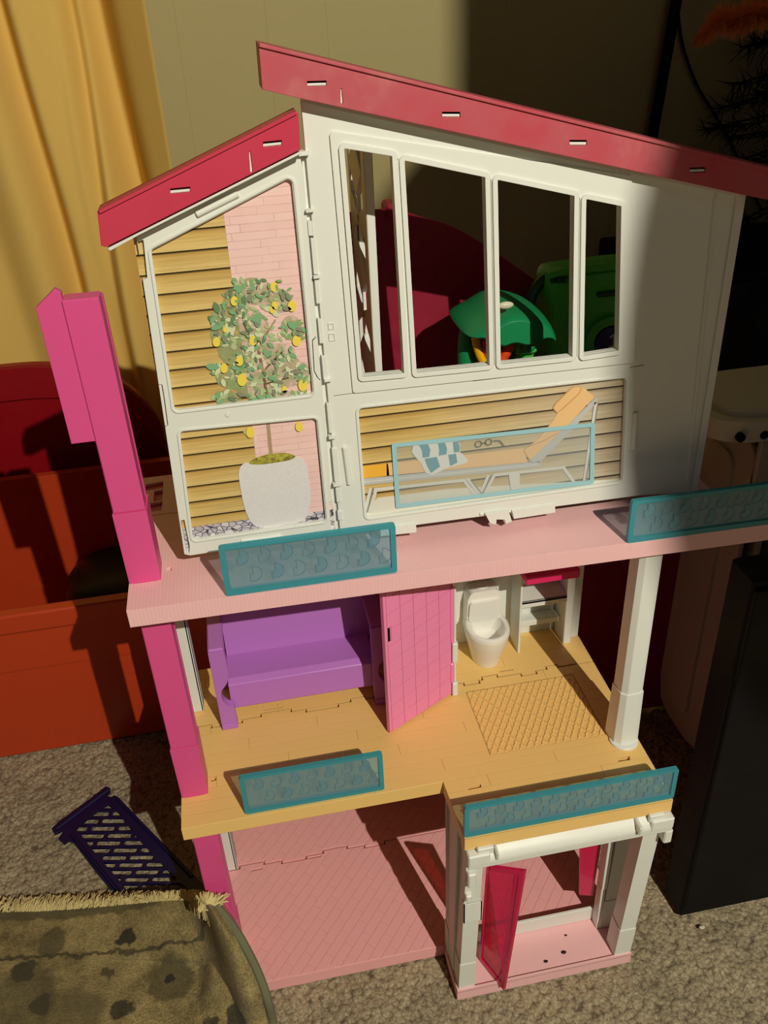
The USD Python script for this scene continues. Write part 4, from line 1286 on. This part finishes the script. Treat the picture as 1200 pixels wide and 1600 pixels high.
# navy lattice gate panel on the carpet
ga = thing('gate_panel', 'navy blue plastic lattice panel with brick-shaped slots, lying on the carpet by the rug', 'toy gate')
ZG = .0035
outer = Polygon(XY([(166, 1229), (172, 1231), (172, 1237), (165, 1243), (175, 1246), (180, 1243), (186, 1247), (219, 1281), (262, 1325), (302, 1366), (345, 1410), (300, 1460), (235, 1440), (199, 1409), (188, 1408), (150, 1362), (115, 1316), (107, 1313), (100, 1318), (92, 1311), (96, 1305), (100, 1300), (95, 1298), (85, 1303), (81, 1295), (91, 1285), (130, 1257)], ZG)).buffer(0)
inner_px = Polygon([(168, 1256), (186, 1270), (195, 1283), (220, 1314), (246, 1342), (275, 1372), (320, 1415), (285, 1440), (236, 1428), (203, 1398), (190, 1380), (170, 1357), (152, 1337), (132, 1311), (118, 1295), (143, 1273)])
sl = []
for r_ in range(16):
    yc = 1259 + r_ * 11.55
    off = (r_ % 2) * 21 + r_ * 4.5
    for c_ in range(-8, 8):
        x0 = 150 + off + c_ * 42.5
        yy = yc - (x0 - 170) * .015
        s_ = rrect(x0, x0 + 38, yy - 4.5, yy + 4.5, 4.0).intersection(inner_px)
        if s_.area > 12:
            for g in geoms(s_):
                sl.append(Polygon(XY(list(g.exterior.coords), ZG)))
obj('lattice_frame', xy(outer.difference(unary_union(sl)), -.0005, ZG), 'navy_plastic', ga)
pL = XY([(120, 1278), (140, 1262)], ZG)
rid = MB()
for a_, b_ in (((88, 1296), (170, 1234)), ((183, 1248), (300, 1370)), ((112, 1305), (192, 1402))):
    p0, p1 = G(*a_, ZG), G(*b_, ZG)
    rid.add(tube([p0, p0 + (p1 - p0) * .5, p1], .003, 10))
rid.build('edge_ridge', 'navy_plastic', ga)

# ---------------------------------------------------------------- rug, bunched up against the dollhouse
ru = thing('fringed_rug', 'worn olive oriental rug with dark flowers and fringe, bunched up against the dollhouse', 'rug')
Bk = [np.array(q) for q in (G(-260, 1440, .012), G(-120, 1432, .012), G(0, 1424, .013), G(90, 1420, .016), G(190, 1412, .026), G(250, 1406, .046), G(296, 1404, .066), W(316, 1407, .031), W(335, 1414, .030))]
Bk[-1] = W(335, 1414, .026)
Rt = [Bk[-1], W(352, 1432, .014), W(375, 1466, -.008), W(400, 1515, -.028), W(416, 1560, -.048), G(425, 1602, .020), G(430, 1680, .012), G(432, 1800, .010)]
B_ = spline(Bk, 10); R_ = spline(Rt, 8)
nb, nrr = len(B_), len(R_)
GV = np.zeros((nrr, nb, 3))
for j in range(nrr):
    d = R_[j] - R_[0]
    for i in range(nb):
        s = i / (nb - 1)
        p_ = B_[i] + np.array([d[0] * (s ** 3), d[1], 0])
        zr = R_[j][2]
        z_ = .012 + (max(B_[i][2], .012) - .012) * max((zr - .012) / max(R_[0][2] - .012, 1e-4), 0) ** (1.0)
        if p_[0] > -.03 and p_[1] > -.03:
            z_ = max(z_, .012 + .052 * math.exp(-((p_[0] - .018) / .022) ** 2 - ((p_[1] - .030) / .032) ** 2))
            z_ = max(z_, .012 + .026 * min((p_[0] + .03) / .02, 1) * min((p_[1] + .03) / .02, 1))
        p_[2] = max(z_, .011) + .003 * (meshkit.noise(np.array([[p_[0] * 12, p_[1] * 12, 0]]), 9)[0] - .5)
        GV[j, i] = p_
gv = GV.reshape(-1, 3)
f = []
for j in range(nrr - 1):
    for i in range(nb - 1):
        a = j * nb + i
        f += [(a, a + nb, a + nb + 1), (a, a + nb + 1, a + 1)]
top = trimesh.Trimesh(gv, f, process=False)
if top.face_normals[:, 2].mean() < 0:
    top.invert()
bot = top.copy(); bot.vertices = bot.vertices - (0, 0, .0085); bot.invert()
# flower medallions of the worn pattern: positions on the rug's own surface
nodes = {'g': ('geometry', {}), 'n': ('noise_texture', {'scale': 26.0, 'detail': 5.0, 'roughness': 0.7}), 'nf': ('noise_texture', {'scale': 420.0, 'detail': 3.0}),
         'nd': ('noise_texture', {'scale': 60.0, 'detail': 3.0}),
         'base': ('rgb_ramp', {'ramp': [(0.3, srgb(112, 98, 66)), (0.5, srgb(150, 134, 92)), (0.7, srgb(176, 158, 108))]}),
         'ff': ('rgb_ramp', {'ramp': [(0.3, (0.6, 0.6, 0.6)), (0.7, (1.15, 1.15, 1.15))]}), 'm0': ('mix', {'mix_type': 'multiply', 'fac': 1.0}),
         'bp': ('bump', {'strength': 0.7, 'distance': 0.002}), 'p': ('principled_bsdf', {'roughness': 0.95, 'specular_ior_level': 0.05, 'sheen_weight': 0.1}),
         'dsub': ('vector_math', {'math_type': 'subtract', 'vector2': (.5, .5, .5)}), 'dsc': ('vector_math', {'math_type': 'scale', 'scale': .022}), 'wp': ('vector_math', {'math_type': 'add'})}
links = [('g.position', 'n.vector'), ('g.position', 'nf.vector'), ('g.position', 'nd.vector'), ('n.fac', 'base.fac'), ('nf.fac', 'ff.fac'), ('base.color', 'm0.color1'), ('ff.color', 'm0.color2'), ('nf.fac', 'bp.height'), ('bp.normal', 'p.normal'),
         ('nd.color', 'dsub.vector1'), ('dsub.vector', 'dsc.vector1'), ('dsc.vector', 'wp.vector1'), ('g.position', 'wp.vector2')]
prev = 'm0.color'
dark, mid = srgb(44, 42, 40), srgb(80, 74, 54)
k = 0
for (px_, py_, r0, r1, col, amt) in ((197, 1468, .0, .015, dark, .9), (266, 1530, .013, .032, mid, .75), (266, 1530, .0, .008, dark, .85), (190, 1574, .0, .016, dark, .8), (36, 1515, .0, .017, dark, .8), (62, 1566, .0, .016, dark, .8), (80, 1470, .0, .022, mid, .7), (165, 1519, .0, .011, mid, .9), (372, 1592, .0, .016, dark, .85), (328, 1598, .0, .010, dark, .8), (290, 1470, .0, .018, mid, .6), (30, 1560, .0, .05, mid, .6), (110, 1590, .0, .045, mid, .5)):
    c = G(px_, py_, .016)
    nodes[f'd{k}'] = ('vector_math', {'math_type': 'distance', 'vector2': (float(c[0]), float(c[1]), .016)})
    nodes[f'r{k}'] = ('map_range', {'from_min': r1, 'from_max': r1 * .8, 'to_min': 0.0, 'to_max': amt, 'clamp': True})
    nodes[f'x{k}'] = ('mix', {'mix_type': 'mix', 'color2': col})
    links += [('wp.vector', f'd{k}.vector1'), (f'd{k}.value', f'r{k}.value'), (f'r{k}.result', f'x{k}.fac'), (prev, f'x{k}.color1')]
    prev = f'x{k}.color'
    k += 1
# border lines parallel to the back edge
nodes['sx'] = ('separate_xyz', {}); links += [('wp.vector', 'sx.vector')]
p0, p1 = G(0, 1497, .014), G(330, 1485, .014)
sl_ = float((p1[1] - p0[1]) / (p1[0] - p0[0]))
nodes['la'] = ('math', {'math_type': 'multiply_add', 'value2': -sl_, 'value3': 0.0})
nodes['lb'] = ('math', {'math_type': 'add'}); nodes['lc'] = ('math', {'math_type': 'subtract', 'value2': float(p0[1] - sl_ * p0[0])}); nodes['ld'] = ('math', {'math_type': 'absolute'})
nodes['lr'] = ('map_range', {'from_min': .0035, 'from_max': .0015, 'to_min': 0.0, 'to_max': .7, 'clamp': True})
nodes['lx'] = ('mix', {'mix_type': 'mix', 'color2': dark})
nodes['le'] = ('map_range', {'from_min': .052, 'from_max': .056, 'to_min': 0.0, 'to_max': .75, 'clamp': True})
nodes['ly'] = ('mix', {'mix_type': 'mix', 'color2': mid})
links += [('sx.x', 'la.value1'), ('sx.y', 'lb.value1'), ('la.value', 'lb.value2'), ('lb.value', 'lc.value1'), ('lc.value', 'ld.value1'), ('ld.value', 'lr.value'), ('lr.result', 'lx.fac'), (prev, 'lx.color1'),
          ('lc.value', 'le.value'), ('le.result', 'ly.fac'), ('lx.color', 'ly.color1'), ('ly.color', 'p.base_color')]
mat('rug_pile', nodes, links, 'p.BSDF')
obj('rug_pile', trimesh.util.concatenate([top, bot]), 'rug_pile', ru, True)
edge_pts = [GV[j, -1] + np.array([.001, 0, -.003]) for j in range(nrr)]
obj('bound_edge', tube(edge_pts, .0055, 10), 'rug_binding', ru)
# fringe: loose wool strands along the back edge
st_v, st_f = [], []
for i in range(1500):
    s = rng.random() ** .8 * (nb - 1)
    i0 = min(int(s), nb - 2)
    p_ = B_[i0] + (B_[i0 + 1] - B_[i0]) * (s - i0)
    L = rng.uniform(.014, .026)
    an = rng.gauss(.25, .45)
    d = np.array([math.sin(an), math.cos(an), 0])
    side_ = np.array([d[1], -d[0], 0]) * rng.uniform(.0005, .0011)
    z0 = p_[2] + rng.uniform(-.004, .001)
    lift = rng.uniform(-.002, .007)
    a = np.array([p_[0], p_[1] - .002, z0]); b_ = a + d * L * .5 + (0, 0, lift); c = a + d * L + (0, 0, lift * .3 - max(z0 - .012, 0) * .35)
    c[2] = max(c[2], .004)
    n0 = len(st_v)
    for q in (a, b_, c):
        st_v += [q - side_, q + side_ + (0, 0, .0002), q + (0, 0, .0011)]
    for q in (0, 3):
        for e in range(3):
            st_f += [(n0 + q + e, n0 + q + (e + 1) % 3, n0 + q + 3 + (e + 1) % 3), (n0 + q + e, n0 + q + 3 + (e + 1) % 3, n0 + q + 3 + e)]
for i in range(90):
    p_ = B_[-1] + np.array([rng.uniform(-.02, .006), rng.uniform(-.004, .004), rng.uniform(-.006, .002)])
    an = rng.uniform(-.2, 1.2); L = rng.uniform(.012, .024)
    d = np.array([math.sin(an), math.cos(an) * .6, rng.uniform(-.1, .6)])
    side_ = np.array([d[1], -d[0], 0]) * .0008
    n0 = len(st_v)
    for q in (p_, p_ + d * L * .5, p_ + d * L + (0, 0, -.004)):
        st_v += [q - side_, q + side_, q + (0, 0, .0011)]
    for q in (0, 3):
        for e in range(3):
            st_f += [(n0 + q + e, n0 + q + (e + 1) % 3, n0 + q + 3 + (e + 1) % 3), (n0 + q + e, n0 + q + 3 + (e + 1) % 3, n0 + q + 3 + e)]
tag(obj('fringe', trimesh.Trimesh(np.array(st_v), st_f, process=False), 'fringe_wool', ru, False), 'cream wool fringe', kind='stuff')

# ---------------------------------------------------------------- right side: radiator, black cabinet, tree, pole
ra = thing('oil_radiator', 'white finned oil radiator with a perforated top, in shadow behind the black cabinet', 'heater')
fin_prof = rounded([(0, .055), (.03, .045), (.09, .045), (.12, .055), (.13, .10), (.13, .52), (.12, .575), (.09, .59), (.03, .59), (0, .575), (-.008, .52), (-.008, .10)], .015)
for k in range(7):
    x0 = .735 + k * .026
    q = yz(fin_prof.buffer(-.002), x0, x0 + .006)
    q.apply_translation((0, .205, 0))
    obj('fin', q, 'radiator_white', ra)
    rb = yz(rounded([(.035, .09), (.095, .09), (.095, .55), (.035, .55)], .02), x0 - .005, x0 + .011)
    rb.apply_translation((0, .205, 0))
    obj('fin_channel', rb, 'radiator_white', ra)
obj('control_end', yz(aff.translate(fin_prof.buffer(.006), .205, 0),   .925, .98), 'cream', ra)
capx = Polygon(spline([(.672, .222), (.70, .195), (.745, .188), (.85, .19), (.93, .20), (.93, .32), (.87, .335), (.70, .335), (.66, .31)], 5, True)).buffer(0)
cap = xy(capx, .598, .625)
obj('top_cover', cap, 'cream', ra)
obj('top_cover_lid', xy(capx.buffer(-.016), .6245, .634), 'cream', ra)
for k in range(6):
    c = np.array([.700 + k * .030, .1905 + .0003 * k, .607])
    cy_ = trimesh.creation.cylinder(.0055, .006, sections=18)
    cy_.apply_transform(trimesh.transformations.rotation_matrix(math.pi / 2, (1, 0, 0)))
    cy_.apply_translation(c)
    obj('vent_hole', cy_, 'black_plastic', ra)
obj('top_panel', cbox(.735, .92, .197, .206, .50, .600, .002), 'radiator_white', ra)
for x0 in (.76, .89):
    obj('foot', cbox(x0, x0 + .018, .195, .335, .008, .048, .004), 'cream', ra)
for x0 in (.76, .89):
    for yy in (.207, .325):
        w_ = trimesh.creation.cylinder(.0115, .014, sections=24)
        w_.apply_transform(trimesh.transformations.rotation_matrix(math.pi / 2, (0, 1, 0)))
        w_.apply_translation((x0 + .009, yy, .012))
        obj('caster', w_, 'black_plastic', ra)

bc = thing('black_cabinet', 'plain black cabinet standing on the carpet in front of the radiator', 'cabinet')
obj('carcass', cbox(.606, 1.25, -.016, .028, .0, .56, .003), 'black_plastic', bc)
for x0, x1 in ((.608, .925), (.931, 1.245)):
    obj('cabinet_door', cbox(x0, x1, -.0215, -.0155, .02, .55, .0015), 'black_plastic', bc)

ts = thing('low_chest', 'low black chest near the back wall under the dark tree', 'chest')
obj('carcass', cbox(.90, 1.8, .80, 1.10, 0.02, .60, .004), 'black_plastic', ts)
for x0, x1 in ((.91, 1.35), (1.355, 1.79)):
    obj('drawer_front', cbox(x0, x1, .794, .801, .32, .58, .002), 'black_plastic', ts)
    obj('drawer_front', cbox(x0, x1, .794, .801, .04, .31, .002), 'black_plastic', ts)
for x0 in (.92, 1.74):
    obj('foot', cbox(x0, x0 + .04, .82, 1.08, 0, .021), 'black_plastic', ts)

tree = thing('artificial_tree', 'dark artificial Christmas tree standing on the low black chest', 'tree')
TCX, TCY = 1.42, .93
obj('trunk', tube([(TCX, TCY, .60), (TCX, TCY, 1.1), (TCX, TCY, 1.7)], [.016, .013, .006], 10), 'black_plastic', tree)
obj('stand', lathe([(0, .6005), (.12, .6005), (.12, .608), (.03, .63), (0, .63)], 24), 'black_plastic', tree)
for a in stage.GetPrimAtPath(str(tree.GetPath())).GetChildren():
    if a.GetName() == 'stand':
        UsdGeom.Xformable(a).AddTranslateOp().Set(Gf.Vec3d(TCX, TCY, 0))
nv_, nf_ = [], []
br = MB()


def needle(p, d, w):
    s_ = np.cross(d, (0.3, .5, .8)); s_ /= max(np.linalg.norm(s_), 1e-6)
    n0 = len(nv_)
    nv_.extend([p - s_ * w, p + s_ * w, p + d])
    nf_.append((n0, n0 + 1, n0 + 2))


tips = []
for i in range(150):
    z = .68 + (i / 150.0) * .95
    R = .40 * (1 - (z - .62) / 1.15) + .03
    an = i * 2.399
    if TCY + R * math.sin(an) > 1.21:
        R = max(.05, (1.21 - TCY) / math.sin(an))
    tip = np.array([TCX + R * math.cos(an), TCY + R * math.sin(an), z - .03 + rng.uniform(-.02, .02)])
    root = np.array([TCX, TCY, z + .02])
    br.add(tube([root, (root + tip) / 2 + (0, 0, .02), tip], [.004, .003, .0015], 5))
    tips.append(tip)
    for k_ in range(150):
        t_ = rng.random() ** .6
        p_ = root + (tip - root) * t_
        d = (tip - root) / np.linalg.norm(tip - root) * .6 + np.array([rng.gauss(0, 1), rng.gauss(0, 1), rng.gauss(0, 1)]) * .55
        needle(p_, d / np.linalg.norm(d) * rng.uniform(.03, .055), .0021)
br.build('branches', 'black_plastic', tree)
tag(obj('needles', trimesh.Trimesh(np.array(nv_), nf_, process=False), 'needle', tree, False), 'dark blue-green needles', kind='stuff')

gl = thing('tinsel_garland', 'orange tinsel garland draped over the top of the dark tree', 'garland')
gpath = spline([np.array(q) for q in (W(1092, 66, .86), W(1108, 48, .83), W(1128, 30, .80), W(1150, 36, .78), W(1172, 22, .77), W(1200, 24, .76), W(1240, 10, .76), W(1290, 30, .80))], 14)
obj('garland_core', tube(gpath, .004, 6), 'tinsel_orange', gl)
nv_, nf_ = [], []
for i in range(5200):
    t_ = rng.random() * (len(gpath) - 1.001)
    i0 = int(t_)
    p_ = gpath[i0] + (gpath[i0 + 1] - gpath[i0]) * (t_ - i0)
    d = np.array([rng.gauss(0, 1), rng.gauss(0, 1), rng.gauss(0, 1)]); d /= np.linalg.norm(d)
    needle(p_, d * rng.uniform(.015, .033) * (.45 + .55 * min(t_ / 30.0, 1)), .0012)
tag(obj('tinsel', trimesh.Trimesh(np.array(nv_), nf_, process=False), 'tinsel_orange', gl, False), 'orange tinsel strands', kind='stuff')

pl_ = thing('black_pole', 'thin black pole leaning upright against the back wall', 'pole')
pz = [W(1062, -30, 1.27), W(1057, 0, 1.27), W(1021, 205, 1.27), W(1000, 330, 1.27)]
d_ = pz[2] - pz[1]
pA = pz[1] + d_ * (-.8 / abs(d_[2]) * 1.0)
pB = pz[1] + d_ * ((pz[1][2] - .01) / abs(d_[2]))
obj('shaft', tube([pA, (pA + pB) / 2, pB], .0115, 14), 'black_plastic', pl_)
obj('end_cap', tube([pB + (pA - pB) * .0, pB + (pA - pB) * .02], .0135, 14), 'black_plastic', pl_)
cb = spline([np.array(q) for q in (W(1062, -40, 1.29), W(1060, 20, 1.29), W(1068, 75, 1.29), W(1090, 135, 1.29), W(1118, 180, 1.29), W(1150, 240, 1.29), W(1190, 330, 1.29))], 8)
tag(obj('wall_cable', tube(cb, .0032, 8), 'black_plastic'), 'thin black cable hanging in a curve on the back wall', 'cable')

# ---------------------------------------------------------------- crumbs
for i, (a_, b_, r_, lab) in enumerate(((881, 1489, .0022, 'dark crumb on the pink porch floor, the largest of the bits there'), (853, 1503, .0018, 'small brown crumb on the pink porch floor near the open door'), (884, 1462, .0012, 'tiny dark speck on the pink porch floor nearest the white threshold'))):
    c = G(a_, b_, .017)
    t = trimesh.creation.icosphere(2, r_)
    t.vertices = t.vertices * (1.5, .9, .7) * (1 + .25 * (meshkit.noise(t.vertices * 900, i)[:, None] - .5))
    t.apply_translation((float(c[0]), float(c[1]), .0172 + r_ * .6))
    tag(obj('crumb', t, 'crumb_brown'), lab, 'crumb')
c = G(1097, 1448, .003)
t = trimesh.creation.icosphere(2, .0035); t.vertices = t.vertices * (1.2, .8, .5) * (1 + .3 * (meshkit.noise(t.vertices * 500, 4)[:, None] - .5)); t.apply_translation((float(c[0]), float(c[1]), .002))
tag(obj('paper_scrap', t, 'cream'), 'tiny white scrap on the carpet beside the black cabinet', 'scrap')
